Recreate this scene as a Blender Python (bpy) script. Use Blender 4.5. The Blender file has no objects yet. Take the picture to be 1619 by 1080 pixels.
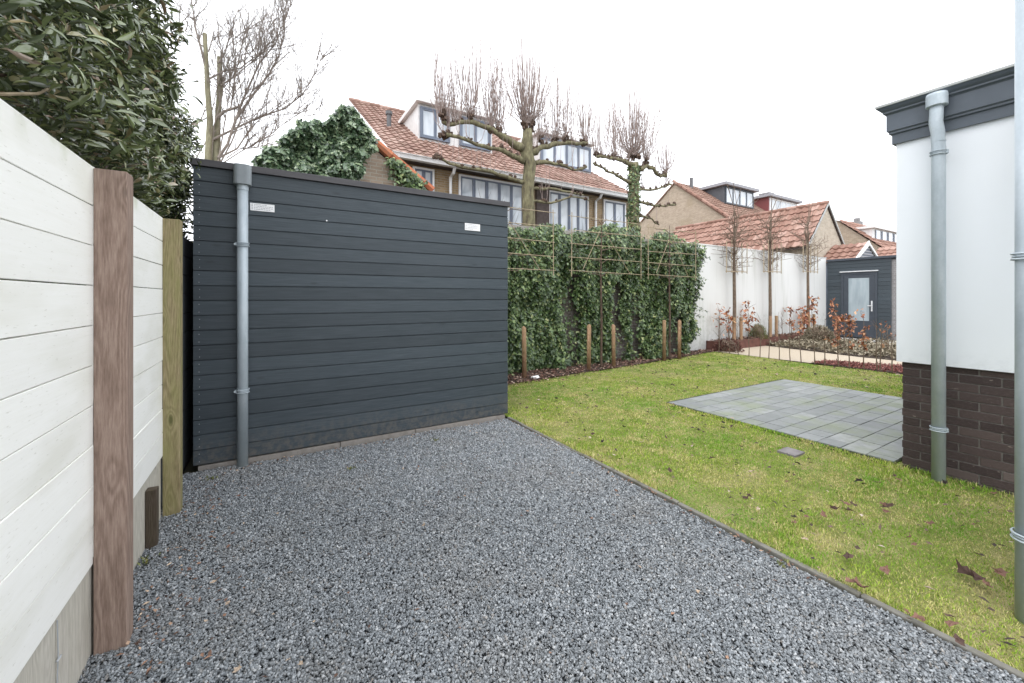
import bpy, math, random
import numpy as np
from mathutils import Vector, Matrix
C = bpy.context.scene
COL = C.collection
R = math.radians
random.seed(7)
rng = np.random.default_rng(11)

# ------------------------------------------------------------------ camera
CAM_H = 1.4
YAW = R(30.8)
FPX = 640.0            # focal length in photo pixels (photo 1619 wide)
SN, CS = math.sin(YAW), math.cos(YAW)
cam_data = bpy.data.cameras.new("camera")
cam_data.sensor_width = 36.0
cam_data.lens = FPX / 1619 * 36
cam_data.shift_y = -69 / 1619
cam_data.clip_start = 0.02
cam_data.clip_end = 2000
cam = bpy.data.objects.new("camera", cam_data)
COL.objects.link(cam)
cam.location = (0, 0, CAM_H)
cam.rotation_euler = (R(90), 0, -YAW)
C.camera = cam

# ------------------------------------------------------------------ sky, sun, exposure
SUN_EL, SUN_AZ = R(58), R(235)
world = bpy.data.worlds.new("World")
C.world = world
world.use_nodes = True
wn = world.node_tree.nodes; wl = world.node_tree.links
wn.clear()
wo = wn.new("ShaderNodeOutputWorld"); bg = wn.new("ShaderNodeBackground")
sky = wn.new("ShaderNodeTexSky"); sky.sky_type = 'NISHITA'; sky.sun_disc = False
sky.sun_elevation = SUN_EL; sky.sun_rotation = SUN_AZ
sky.air_density = 1.0; sky.dust_density = 6.0; sky.ozone_density = 1.0
hs = wn.new("ShaderNodeHueSaturation"); hs.inputs['Saturation'].default_value = 0.10
mx = wn.new("ShaderNodeMix"); mx.data_type = 'RGBA'; mx.inputs[0].default_value = 0.88
mx.inputs[7].default_value = (8.3, 8.55, 9.0, 1)      # even cloud layer over the clear sky
wl.new(sky.outputs[0], hs.inputs['Color'])
wl.new(hs.outputs[0], mx.inputs[6])
wl.new(mx.outputs[2], bg.inputs['Color'])
bg.inputs['Strength'].default_value = 0.15
wl.new(bg.outputs[0], wo.inputs[0])
sd = bpy.data.lights.new("sun", 'SUN')
sd.energy = 0.5; sd.angle = R(25); sd.color = (1.0, 0.97, 0.93)
sun = bpy.data.objects.new("sun", sd); COL.objects.link(sun)
dsun = Vector((math.sin(SUN_AZ) * math.cos(SUN_EL), math.cos(SUN_AZ) * math.cos(SUN_EL), math.sin(SUN_EL)))
sun.rotation_euler = dsun.to_track_quat('Z', 'Y').to_euler()
C.view_settings.view_transform = 'Standard'
C.view_settings.look = 'None'
C.view_settings.gamma = 1
C.view_settings.exposure = 1.0
C.cycles.max_bounces = 8
C.cycles.transparent_max_bounces = 8
C.cycles.use_denoising = True

# ------------------------------------------------------------------ maths helpers
def P(px, py, Y):
    """world point at depth line Y seen at photo pixel (px, py)"""
    a = (px - 809.5) / FPX
    t = Y / (CS - a * SN)
    return Vector(((SN + a * CS) * t, Y, CAM_H + (471 - py) / FPX * t))

# ------------------------------------------------------------------ object helpers
def tag(o, label=None, cat=None, group=None, kind=None):
    if label: o['label'] = label
    if cat: o['category'] = cat
    if group: o['group'] = group
    if kind: o['kind'] = kind
    return o

def empty(name, loc, label=None, cat=None, group=None, kind=None):
    o = bpy.data.objects.new(name, None)
    o.empty_display_size = 0.2
    o.location = loc
    COL.objects.link(o)
    return tag(o, label, cat, group, kind)

def link(name, me, mat, parent=None, bevel=0.0, smooth=False):
    if mat: me.materials.append(mat)
    o = bpy.data.objects.new(name, me)
    COL.objects.link(o)
    if parent is not None:
        o.parent = parent
        w = Vector((0, 0, 0)); p = parent
        while p is not None:
            w += p.location; p = p.parent
        # all geometry below is authored in world coordinates; every Empty is unrotated
        if parent.type == 'EMPTY' and not parent.parent:
            o.location = -parent.location
            o.matrix_parent_inverse = Matrix.Identity(4)
    if bevel:
        m = o.modifiers.new("bevel", 'BEVEL'); m.width = bevel; m.segments = 2
        m.limit_method = 'ANGLE'; m.angle_limit = R(40)
    if smooth:
        me.polygons.foreach_set("use_smooth", [True] * len(me.polygons))
    return o

class MB:
    """collects shapes, builds one mesh"""
    def __init__(s): s.v = []; s.f = []
    def add(s, vs, fs):
        n = len(s.v); s.v += [tuple(p) for p in vs]; s.f += [tuple(i + n for i in f) for f in fs]; return s
    def box(s, x0, x1, y0, y1, z0, z1):
        return s.add([(x0,y0,z0),(x1,y0,z0),(x1,y1,z0),(x0,y1,z0),(x0,y0,z1),(x1,y0,z1),(x1,y1,z1),(x0,y1,z1)],
                     [(0,3,2,1),(4,5,6,7),(0,1,5,4),(1,2,6,5),(2,3,7,6),(3,0,4,7)])
    def prism(s, poly, ax, a0, a1):
        """polygon (2-D) extruded along axis ax: 'x' poly=(y,z), 'y' poly=(x,z), 'z' poly=(x,y)"""
        n = len(poly)
        def mk(p, a):
            return {'x': (a, p[0], p[1]), 'y': (p[0], a, p[1]), 'z': (p[0], p[1], a)}[ax]
        vs = [mk(p, a0) for p in poly] + [mk(p, a1) for p in poly]
        fs = [tuple(range(n)), tuple(reversed(range(n, 2*n)))]
        for i in range(n):
            j = (i + 1) % n
            fs.append((j, i, n + i, n + j))
        return s.add(vs, fs)
    def tube(s, pts, rad, sides=6, cap=True):
        pts = [Vector(p) for p in pts]
        if not hasattr(rad, '__len__'): rad = [rad] * len(pts)
        vs = []; fs = []
        up = None
        for i, p in enumerate(pts):
            if i == 0: t = pts[1] - pts[0]
            elif i == len(pts) - 1: t = pts[-1] - pts[-2]
            else: t = pts[i+1] - pts[i-1]
            t.normalize()
            if up is None:
                up = Vector((0, 0, 1)) if abs(t.z) < 0.9 else Vector((1, 0, 0))
            a = t.cross(up); a.normalize(); b = t.cross(a); b.normalize(); up = -b if False else up
            for k in range(sides):
                an = 2 * math.pi * k / sides
                vs.append(p + (a * math.cos(an) + b * math.sin(an)) * rad[i])
        for i in range(len(pts) - 1):
            for k in range(sides):
                k2 = (k + 1) % sides
                fs.append((i*sides+k, i*sides+k2, (i+1)*sides+k2, (i+1)*sides+k))
        if cap:
            fs.append(tuple(reversed(range(sides)))); fs.append(tuple(range((len(pts)-1)*sides, len(pts)*sides)))
        return s.add(vs, fs)
    def blob(s, c, r, seed=0, sx=1, sy=1, sz=1, amp=.25, nu=7, nv=5):
        rr = random.Random(seed); vs = []; fs = []
        for j in range(nv + 1):
            th = math.pi * j / nv
            for i in range(nu):
                ph = 2 * math.pi * i / nu
                q = r * (1 + rr.uniform(-amp, amp))
                vs.append((c[0] + q*sx*math.sin(th)*math.cos(ph), c[1] + q*sy*math.sin(th)*math.sin(ph), c[2] + q*sz*math.cos(th)))
        for j in range(nv):
            for i in range(nu):
                i2 = (i + 1) % nu
                fs.append((j*nu+i, (j+1)*nu+i, (j+1)*nu+i2, j*nu+i2))
        return s.add(vs, fs)
    def build(s, name, mat, parent=None, bevel=0.0, smooth=False):
        me = bpy.data.meshes.new(name)
        me.from_pydata(s.v, [], s.f); me.update()
        return link(name, me, mat, parent, bevel, smooth)

def quick_mesh(name, V, F):
    """V (n,3) array, F list of (m,k) int arrays"""
    me = bpy.data.meshes.new(name)
    V = np.asarray(V, dtype=np.float32)
    me.vertices.add(len(V)); me.vertices.foreach_set("co", V.ravel())
    loops = np.concatenate([f.ravel() for f in F]).astype(np.int32)
    tot = np.concatenate([np.full(len(f), f.shape[1], dtype=np.int32) for f in F])
    start = np.concatenate([[0], np.cumsum(tot)[:-1]]).astype(np.int32)
    me.loops.add(len(loops)); me.loops.foreach_set("vertex_index", loops)
    me.polygons.add(len(tot)); me.polygons.foreach_set("loop_start", start); me.polygons.foreach_set("loop_total", tot)
    me.update(calc_edges=True)
    return me

def norm(a): return a / np.maximum(np.linalg.norm(a, axis=1, keepdims=True), 1e-9)

# leaf templates: (u across, v along, w out of plane) and faces
LAUREL = (np.array([(0,0,0),(-.42,.30,.10),(.42,.30,.10),(0,.33,0),(-.46,.62,.07),(.46,.62,.07),(0,.66,-.03),(0,1,-.14)]),
          [np.array([(0,3,1,0)])[:, :3], np.array([(0,2,3)]), np.array([(1,3,6,4),(3,2,5,6)]), np.array([(4,6,7),(6,5,7)])])
IVY = (np.array([(0,0,0),(-.5,-.05,.05),(-.28,.35,.02),(-.33,.72,.06),(0,1,-.08),(.33,.72,.06),(.28,.35,.02),(.5,-.05,.05),(0,.4,-.03)]),
       [np.array([(0,8,2,1),(8,4,3,2),(8,6,5,4),(0,7,6,8)])])
OVAL = (np.array([(0,0,0),(-.45,.45,.12),(0,.5,0),(.45,.45,.12),(0,1,.05)]),
        [np.array([(0,2,1),(0,3,2),(1,2,4),(2,3,4)])])

def leaf_mesh(name, pos, tip, nrm, length, width, tmpl):
    T, FS = tmpl
    n = len(pos); k = len(T)
    tip = norm(tip); side = norm(np.cross(tip, nrm)); nn = np.cross(side, tip)
    L = np.asarray(length).reshape(n, 1, 1); W = np.asarray(width).reshape(n, 1, 1)
    V = pos[:, None, :] + side[:, None, :] * (T[None, :, 0:1] * W) + tip[:, None, :] * (T[None, :, 1:2] * L) + nn[:, None, :] * (T[None, :, 2:3] * L)
    F = []
    off = (np.arange(n) * k)[:, None, None]
    for f in FS:
        F.append((f[None] + off).reshape(-1, f.shape[1]))
    return quick_mesh(name, V.reshape(-1, 3), F)

def vnoise(x, y, seed=0, oct=3):
    """cheap smooth value noise in 2-D, numpy, about -1..1"""
    out = np.zeros_like(x, dtype=float); amp = 1; tot = 0
    r = np.random.default_rng(seed)
    tab = r.uniform(-1, 1, (64, 64))
    for o in range(oct):
        xi = np.floor(x).astype(int); yi = np.floor(y).astype(int)
        fx = x - xi; fy = y - yi; fx = fx*fx*(3-2*fx); fy = fy*fy*(3-2*fy)
        a = tab[xi % 64, yi % 64]; b = tab[(xi+1) % 64, yi % 64]; c = tab[xi % 64, (yi+1) % 64]; d = tab[(xi+1) % 64, (yi+1) % 64]
        out += amp * (a*(1-fx)*(1-fy) + b*fx*(1-fy) + c*(1-fx)*fy + d*fx*fy); tot += amp
        x = x * 2.03 + 17; y = y * 2.03 + 9; amp *= .5
    return out / tot

def in_poly(x, y, poly):
    ins = np.zeros(len(x), bool); n = len(poly); j = n - 1
    for i in range(n):
        xi, yi = poly[i]; xj, yj = poly[j]
        c = ((yi > y) != (yj > y)) & (x < (xj - xi) * (y - yi) / (yj - yi + 1e-12) + xi)
        ins ^= c; j = i
    return ins

def copy_tree(o, parent=None):
    c = o.copy(); COL.objects.link(c)
    if parent is not None: c.parent = parent
    for ch in list(o.children): copy_tree(ch, c)
    return c

# ------------------------------------------------------------------ material helpers
class NM:
    """small node-graph helper round one principled material"""
    def __init__(s, name, col=(.5,.5,.5), rough=.7, spec=.5, metal=0.0):
        s.m = bpy.data.materials.new(name); s.m.use_nodes = True
        s.t = s.m.node_tree; s.n = s.t.nodes; s.l = s.t.links
        s.b = s.n['Principled BSDF']
        s.b.inputs['Base Color'].default_value = (*col, 1)
        s.b.inputs['Roughness'].default_value = rough
        s.b.inputs['Specular IOR Level'].default_value = spec
        s.b.inputs['Metallic'].default_value = metal
        s.tc = s.n.new('ShaderNodeTexCoord')
        s.geo = s.n.new('ShaderNodeNewGeometry')
    def lk(s, a, b): s.l.new(a, b)
    def mapping(s, scale=(1,1,1), src=None, loc=(0,0,0), rot=(0,0,0)):
        m = s.n.new('ShaderNodeMapping'); m.inputs['Scale'].default_value = scale
        m.inputs['Location'].default_value = loc; m.inputs['Rotation'].default_value = rot
        s.lk(src or s.tc.outputs['Object'], m.inputs['Vector']); return m.outputs[0]
    def noise(s, scale, vec=None, detail=4, rough=.55, dist=0.0):
        n = s.n.new('ShaderNodeTexNoise'); n.inputs['Scale'].default_value = scale
        n.inputs['Detail'].default_value = detail; n.inputs['Roughness'].default_value = rough
        n.inputs['Distortion'].default_value = dist
        s.lk(vec or s.tc.outputs['Object'], n.inputs['Vector']); return n.outputs[0]
    def voro(s, scale, vec=None, out='Distance', feature='F1'):
        n = s.n.new('ShaderNodeTexVoronoi'); n.inputs['Scale'].default_value = scale; n.feature = feature
        s.lk(vec or s.tc.outputs['Object'], n.inputs['Vector']); return n.outputs[out]
    def ramp(s, fac, stops):
        r = s.n.new('ShaderNodeValToRGB'); e = r.color_ramp.elements
        while len(e) < len(stops): e.new(0.5)
        for i, (p, c) in enumerate(stops):
            e[i].position = p; e[i].color = (*c, 1) if len(c) == 3 else c
        s.lk(fac, r.inputs[0]); return r.outputs[0]
    def mix(s, fac, a, b, mode='MIX'):
        m = s.n.new('ShaderNodeMix'); m.data_type = 'RGBA'; m.blend_type = mode
        if isinstance(fac, (int, float)): m.inputs[0].default_value = fac
        else: s.lk(fac, m.inputs[0])
        for q, i in ((a, 6), (b, 7)):
            if isinstance(q, tuple): m.inputs[i].default_value = (*q, 1)
            else: s.lk(q, m.inputs[i])
        return m.outputs[2]
    def math(s, op, a, b=0.0, c=None, clamp=False):
        m = s.n.new('ShaderNodeMath'); m.operation = op; m.use_clamp = clamp
        for q, i in ((a, 0), (b, 1), (c, 2)):
            if q is None: continue
            if isinstance(q, (int, float)): m.inputs[i].default_value = q
            else: s.lk(q, m.inputs[i])
        return m.outputs[0]
    def sep(s, vec=None):
        n = s.n.new('ShaderNodeSeparateXYZ'); s.lk(vec or s.tc.outputs['Object'], n.inputs[0]); return n.outputs
    def comb(s, x, y, z=0.0):
        n = s.n.new('ShaderNodeCombineXYZ')
        for q, i in ((x, 0), (y, 1), (z, 2)):
            if isinstance(q, (int, float)): n.inputs[i].default_value = q
            else: s.lk(q, n.inputs[i])
        return n.outputs[0]
    def island(s): return s.geo.outputs['Random Per Island']
    def bump(s, h, strength=.3, dist=.01):
        b = s.n.new('ShaderNodeBump'); b.inputs['Strength'].default_value = strength
        b.inputs['Distance'].default_value = dist
        s.lk(h, b.inputs['Height']); s.lk(b.outputs[0], s.b.inputs['Normal']); return s
    def col(s, c): s.lk(c, s.b.inputs['Base Color']); return s
    def rgh(s, c): s.lk(c, s.b.inputs['Roughness']); return s

def hsv_var(N, colr, rnd, v0, v1, h=.0, hue_rnd=None):
    n = N.n.new('ShaderNodeHueSaturation')
    mr = N.n.new('ShaderNodeMapRange'); mr.inputs[3].default_value = v0; mr.inputs[4].default_value = v1
    N.lk(rnd, mr.inputs[0]); N.lk(mr.outputs[0], n.inputs['Value'])
    if isinstance(colr, tuple): n.inputs['Color'].default_value = (*colr, 1)
    else: N.lk(colr, n.inputs['Color'])
    if h:
        m2 = N.n.new('ShaderNodeMapRange'); m2.inputs[3].default_value = .5 - h; m2.inputs[4].default_value = .5 + h
        w = N.n.new('ShaderNodeTexWhiteNoise'); w.noise_dimensions = '1D'; N.lk(rnd, w.inputs['W'])
        N.lk(w.outputs[0], m2.inputs[0]); N.lk(m2.outputs[0], n.inputs['Hue'])
    return n.outputs[0]

M = {}
# --- painted shed boards
N = NM('charcoal_boards', rough=.55, spec=.35)
g = N.noise(9, N.mapping((.45, 6, 11)), 7, .68)
g2 = N.noise(1.3, N.mapping((1, 1, 2)), 3)
kn = N.voro(1.0, N.mapping((2.3, 1, 7.5)))
c = N.ramp(g, [(.25, (.026,.038,.047)), (.5, (.045,.059,.070)), (.8, (.078,.094,.108))])
c = N.mix(N.math('MULTIPLY', N.ramp(kn, [(.04, (1,1,1)), (.11, (0,0,0))]), .6), c, (.018,.024,.030))
c = hsv_var(N, c, N.island(), .82, 1.2)
c = N.mix(N.math('MULTIPLY', g2, .30), c, (.088,.098,.108))
dz_ = N.math('MULTIPLY', N.ramp(N.sep()[2], [(.03, (1,1,1)), (.32, (0,0,0))]), N.ramp(N.noise(24, None, 5, .7), [(.42, (0,0,0)), (.62, (.55,.55,.55))]))
c = N.mix(dz_, c, (.16,.14,.115))
N.col(c); N.bump(N.math('ADD', g, N.math('MULTIPLY', kn, .3)), .35, .004); M['charcoal'] = N.m
# --- dark stained fence
N = NM('dark_stain', rough=.8)
g = N.noise(8, N.mapping((.6, 6, 10)), 5)
N.col(N.ramp(g, [(.3, (.030,.036,.042)), (.7, (.058,.068,.078))])); N.bump(g, .3, .004); M['dark_stain'] = N.m
# --- roof trim
N = NM('roof_trim', rough=.5)
g = N.noise(6, N.mapping((.5, 5, 5)), 4)
N.col(N.ramp(g, [(.3, (.040,.038,.042)), (.7, (.062,.058,.062))])); M['trim'] = N.m
# --- white fence boards (brushed opaque stain on rough timber)
N = NM('white_stain', rough=.62, spec=.3)
g = N.noise(16, N.mapping((1, .30, 7)), 6, .62)
gb = N.noise(2.2, N.mapping((1, .7, 2)), 3)
kn = N.voro(1.0, N.mapping((1, 1.5, 4.6)))
c = N.ramp(g, [(.15, (.77,.76,.70)), (.36, (.88,.875,.83)), (.7, (.91,.905,.87))])
c = N.mix(N.math('MULTIPLY', N.ramp(kn, [(.02, (1,1,1)), (.085, (0,0,0))]), .38), c, (.50,.46,.33))
c = N.mix(N.ramp(gb, [(.47, (0,0,0)), (.68, (.45,.45,.45))]), c, (.68,.67,.58))
sp_ = N.noise(55, N.mapping((1, .5, 3)), 4)
c = N.mix(N.ramp(sp_, [(.64, (0,0,0)), (.72, (.45,.45,.45))]), c, (.46,.44,.36))
c = hsv_var(N, c, N.island(), .95, 1.03)
z = N.sep()[2]
alg = N.math('MULTIPLY', N.ramp(N.math('SUBTRACT', z, 1.84), [(0, (0,0,0)), (.08, (1,1,1))]), N.ramp(N.noise(9), [(.45,(0,0,0)),(.7,(.5,.5,.5))]))
c = N.mix(alg, c, (.46,.50,.30))
N.col(c); N.bump(g, .15, .002); M['white_stain'] = N.m
# --- sawn timber posts with cathedral grain and knots
def timber(name, c0, c1, c2, green=0.0, seed=0.0):
    N = NM(name, rough=.75, spec=.3)
    s = N.sep()
    u = N.math('ADD', s[0], N.math('MULTIPLY', s[1], .93))
    z = s[2]
    vv = N.comb(N.math('MULTIPLY', u, 9.0), N.math('MULTIPLY', z, 3.0), seed)
    kd = N.voro(1.0, vv)
    ring = N.math('MULTIPLY', N.noise(1.0, N.comb(N.math('MULTIPLY', u, 7.0), N.math('MULTIPLY', z, .55), seed + 3), 2, .4), 19.0)
    push = N.math('MULTIPLY', N.math('POWER', N.math('SUBTRACT', 1.0, N.math('MULTIPLY', kd, 2.4, clamp=True), clamp=True), 2.0), 4.0)
    w = N.math('SINE', N.math('MULTIPLY', N.math('ADD', ring, push), 6.2))
    w = N.math('MULTIPLY', N.math('ADD', w, 1.0), .5)
    fine = N.noise(30, N.comb(N.math('MULTIPLY', u, 6.0), N.math('MULTIPLY', z, .5), seed), 5, .6)
    h = N.math('ADD', N.math('MULTIPLY', w, .17), N.math('MULTIPLY', fine, .83))
    c = N.ramp(h, [(.2, c0), (.5, c1), (.8, c2)])
    c = N.mix(N.ramp(kd, [(.06, (.85,.85,.85)), (.13, (0,0,0))]), c, tuple(x * .28 for x in c0))
    if green:
        gn = N.noise(3.5, N.comb(N.math('MULTIPLY', u, 5.0), z, 0.0), 4)
        c = N.mix(N.ramp(gn, [(.35, (0,0,0)), (.7, (green,)*3)]), c, (.20,.22,.06))
    N.col(c); N.bump(h, .5, .003)
    return N.m
M['brown_timber'] = timber('brown_timber', (.145,.096,.074), (.265,.188,.150), (.40,.305,.250), 0, 2.0)
M['green_timber'] = timber('green_timber', (.15,.115,.06), (.28,.225,.125), (.42,.35,.21), .5, 8.0)
M['dark_timber'] = timber('dark_timber', (.045,.032,.024), (.070,.052,.040), (.10,.075,.058), .1, 5.0)
M['grey_timber'] = timber('weathered_board', (.36,.335,.29), (.50,.47,.41), (.62,.59,.53), .08, 12.0)
M['stake'] = timber('stake_wood', (.20,.115,.070), (.32,.19,.12), (.42,.27,.18), .25, 4.0)
# --- zinc
N = NM('zinc', rough=.45, metal=.10, spec=.5)
g = N.noise(14, N.mapping((1,1,.35)), 4); sp_ = N.voro(60)
c = N.ramp(g, [(.3, (.38,.44,.48)), (.6, (.47,.53,.57)), (.85, (.60,.65,.68))])
c = N.mix(N.math('MULTIPLY', sp_, .15), c, (.22,.25,.27))
low = N.math('MULTIPLY', N.ramp(N.sep()[2], [(0, (1,1,1)), (.55, (0,0,0))]), N.ramp(N.noise(5, N.mapping((1,1,.6))), [(.3,(.05,.05,.05)),(.7,(.45,.45,.45))]))
c = N.mix(low, c, (.42,.48,.46))
N.col(c); N.rgh(N.ramp(g, [(.3, (.38,)*3), (.8, (.58,)*3)])); M['zinc'] = N.m
N = NM('pvc_grey', (.235,.26,.275), .5, .4)
g = N.noise(9); N.col(N.ramp(g, [(.3, (.21,.235,.25)), (.7, (.26,.285,.30))])); M['pvc'] = N.m
# --- gravel
N = NM('gravel_stone', rough=.78, spec=.3)
ri = N.island()
c = N.ramp(ri, [(0, (.075,.082,.088)), (.28, (.150,.164,.176)), (.60, (.225,.243,.258)), (.88, (.335,.355,.372)), (.99, (.47,.48,.485))])
w = N.n.new('ShaderNodeTexWhiteNoise'); w.noise_dimensions = '1D'; N.lk(ri, w.inputs['W'])
c = N.mix(N.ramp(w.outputs[0], [(.93, (0,0,0)), (.97, (.5,.5,.5))]), c, (.25,.20,.15))
g = N.noise(160, None, 3)
c = N.mix(N.math('MULTIPLY', g, .34), c, (.37,.39,.405))
dn = N.noise(1.7, N.geo.outputs['Position'], 5, .65)
c = N.mix(N.ramp(dn, [(.48, (0,0,0)), (.72, (.28,.28,.28))]), c, (.23,.205,.175))
N.col(c); N.bump(g, .3, .002); M['gravel'] = N.m
N = NM('gravel_base', rough=.9)
v = N.voro(110, None, 'Color'); N.col(N.ramp(N.sep(v)[0], [(0, (.025,.028,.032)), (1, (.10,.11,.12))])); N.bump(N.voro(110), .8, .01); M['gravel_base'] = N.m
# --- lawn
N = NM('lawn_soil', rough=.95, spec=.1)
g = N.noise(3.5, None, 6, .7); g2 = N.noise(60, None, 4, .7)
c = N.ramp(g, [(.3, (.17,.21,.055)), (.5, (.25,.26,.09)), (.68, (.40,.34,.18))])
c = N.mix(N.ramp(g2, [(.4, (0,0,0)), (.75, (.6,.6,.6))]), c, (.06,.055,.025)); N.col(c)
N.bump(g2, .8, .02); M['lawn'] = N.m
N = NM('grass_blade', rough=.6, spec=.25)
pos = N.geo.outputs['Position']
ng = N.noise(1.5, pos, 5, .65)
ri = N.island()
green = N.ramp(ri, [(0, (.13,.23,.022)), (.45, (.235,.365,.036)), (.8, (.36,.475,.055)), (1, (.48,.54,.10))])
straw = N.ramp(ri, [(0, (.34,.34,.09)), (.5, (.50,.465,.17)), (1, (.68,.58,.30))])
ng3 = N.noise(6.0, pos, 4, .6)
fac = N.math('MULTIPLY', N.math('SUBTRACT', N.math('ADD', N.math('MULTIPLY', ng, .7), N.math('MULTIPLY', ng3, .3)), .45), 6.5, clamp=True)
w = N.n.new('ShaderNodeTexWhiteNoise'); w.noise_dimensions = '1D'; N.lk(ri, w.inputs['W'])
th = N.math('GREATER_THAN', N.math('ADD', N.math('MULTIPLY', fac, .80), .08), w.outputs[0])
gg = N.noise(.9, pos, 3)
green = N.mix(N.ramp(gg, [(.42, (0,0,0)), (.60, (.85,.85,.85))]), green, (.13,.31,.018))
N.col(N.mix(th, green, straw)); M['grass'] = N.m
# --- leaves
def leafmat(name, stops, rough=.4, hue=.02, trans=0.0, spec=.5):
    N = NM(name, rough=rough, spec=spec)
    c = N.ramp(N.island(), stops)
    c = hsv_var(N, c, N.noise(6), .9, 1.1)
    N.col(c)
    return N.m
M['laurel'] = leafmat('laurel_leaf', [(0, (.042,.056,.026)), (.35, (.090,.120,.048)), (.65, (.155,.195,.075)), (.88, (.25,.29,.115)), (.95, (.26,.17,.12)), (1, (.42,.40,.18))], .20, spec=1.0)
M['ivy'] = leafmat('ivy_leaf', [(0, (.024,.048,.018)), (.4, (.060,.105,.036)), (.7, (.115,.175,.062)), (.92, (.20,.27,.105)), (1, (.36,.38,.16))], .38, spec=.55)
M['ivy_light'] = leafmat('ivy_leaf_bright', [(0, (.030,.058,.030)), (.4, (.070,.120,.060)), (.75, (.135,.200,.105)), (1, (.30,.37,.21))], .33, spec=.7)
M['rusty'] = leafmat('rusty_leaf', [(0, (.16,.050,.026)), (.4, (.33,.115,.055)), (.75, (.46,.20,.10)), (1, (.60,.36,.20))], .6)
M['dead'] = leafmat('dead_leaf', [(0, (.060,.030,.020)), (.4, (.14,.070,.042)), (.75, (.30,.17,.11)), (1, (.55,.42,.30))], .7)
M['litter'] = leafmat('leaf_litter', [(0, (.050,.026,.018)), (.4, (.13,.062,.045)), (.75, (.24,.13,.095)), (1, (.48,.37,.29))], .75)
M['litter_dark'] = leafmat('dark_litter', [(0, (.030,.022,.016)), (.6, (.090,.058,.042)), (.9, (.17,.11,.085)), (1, (.50,.42,.34))], .75)
M['box_leaf'] = leafmat('box_leaf', [(0, (.05,.07,.018)), (.5, (.11,.135,.03)), (1, (.22,.20,.06))], .5)
M['ground_cover'] = leafmat('ground_cover', [(0, (.09,.075,.045)), (.4, (.20,.17,.11)), (.75, (.33,.28,.20)), (1, (.5,.44,.34))], .75)
M['red_bark'] = leafmat('red_bark', [(0, (.10,.028,.024)), (.5, (.24,.075,.062)), (1, (.42,.20,.17))], .8)
M['litter_yellow'] = leafmat('yellow_leaf', [(0, (.40,.42,.08)), (1, (.6,.56,.2))], .6)
# --- bark
def bark(name, c0, c1, c2, sc=18, island=False):
    N = NM(name, rough=.85, spec=.2)
    g = N.noise(sc, N.mapping((1,1,.35)), 5, .65)
    N.col(N.ramp(g, [(.3, c0), (.52, c1), (.75, c2)])); N.bump(g, .6, .012)
    return N.m
M['bark_mossy'] = bark('mossy_bark', (.13,.115,.08), (.22,.205,.135), (.34,.32,.22), 12)
M['bark_plane'] = bark('plane_bark', (.075,.062,.046), (.16,.145,.085), (.28,.26,.16), 14)
M['bark_pale'] = bark('twig_pale', (.15,.13,.115), (.24,.205,.18), (.33,.29,.255), 20)
M['bark_dark'] = bark('knob_bark', (.045,.032,.026), (.10,.068,.052), (.17,.12,.09), 25)
M['shoot'] = bark('shoot_bark', (.22,.165,.15), (.34,.27,.245), (.45,.38,.35), 20)
M['bamboo'] = bark('bamboo', (.24,.19,.125), (.36,.29,.20), (.48,.40,.29), 20)
M['sapling'] = bark('sapling_bark', (.09,.065,.050), (.16,.12,.09), (.24,.18,.14), 30)
# --- masonry
def bricks(name, ca, cb, mortar, bw=.21, bh=.065, ms=.010, blotch=None, bumps=.5):
    N = NM(name, rough=.88, spec=.2)
    s = N.sep()
    vec = N.comb(N.math('ADD', s[0], s[1]), s[2], 0.0)
    b = N.n.new('ShaderNodeTexBrick'); N.lk(vec, b.inputs['Vector'])
    b.inputs['Scale'].default_value = 1; b.inputs['Brick Width'].default_value = bw; b.inputs['Row Height'].default_value = bh
    b.inputs['Mortar Size'].default_value = ms; b.inputs['Mortar Smooth'].default_value = .3
    b.inputs['Color1'].default_value = (*ca, 1); b.inputs['Color2'].default_value = (*cb, 1); b.inputs['Mortar'].default_value = (*mortar, 1)
    g = N.noise(5, None, 5, .6); g2 = N.noise(45, None, 4)
    c = hsv_var(N, b.outputs['Color'], g, .7, 1.3)
    c = N.mix(N.math('MULTIPLY', g2, .3), c, tuple(x * .6 for x in ca))
    if blotch: c = N.mix(N.ramp(N.noise(1.2, None, 4), [(.5, (0,0,0)), (.7, (.5,.5,.5))]), c, blotch)
    N.col(c)
    N.bump(N.math('ADD', N.math('MULTIPLY', b.outputs['Fac'], -1.0), N.math('MULTIPLY', g2, .4)), bumps, .008)
    return N.m
M['brick_yellow'] = bricks('yellow_brick', (.36,.26,.15), (.27,.185,.10), (.34,.30,.24))
M['brick_pale'] = bricks('pale_brick', (.44,.345,.265), (.34,.26,.195), (.44,.40,.33), blotch=(.30,.24,.16))
M['brick_cream'] = bricks('cream_brick', (.52,.45,.36), (.44,.37,.29), (.46,.42,.36))
M['brick_old'] = bricks('old_grey_brick', (.17,.135,.11), (.115,.10,.09), (.21,.20,.185), blotch=(.28,.27,.25))
M['brick_grey'] = bricks('grey_brick', (.26,.25,.25), (.20,.19,.19), (.34,.34,.34))
N = NM('dark_brick', rough=.8, spec=.3)
g = N.noise(60, N.mapping((1,1,3)), 5, .7); g3 = N.noise(8, None, 3)
c = N.ramp(N.island(), [(0, (.042,.030,.029)), (.4, (.055,.040,.038)), (.8, (.070,.051,.048)), (.97, (.090,.067,.062)), (1, (.15,.12,.11))])
c = N.mix(N.ramp(g, [(.50, (0,0,0)), (.75, (.6,.6,.6))]), c, (.15,.115,.108))
c = N.mix(N.ramp(N.noise(22, N.mapping((1,1,2.5)), 3), [(.68, (0,0,0)), (.74, (.8,.8,.8))]), c, (.36,.31,.27))
N.col(c); N.bump(g, .7, .004); M['dark_brick'] = N.m
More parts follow.
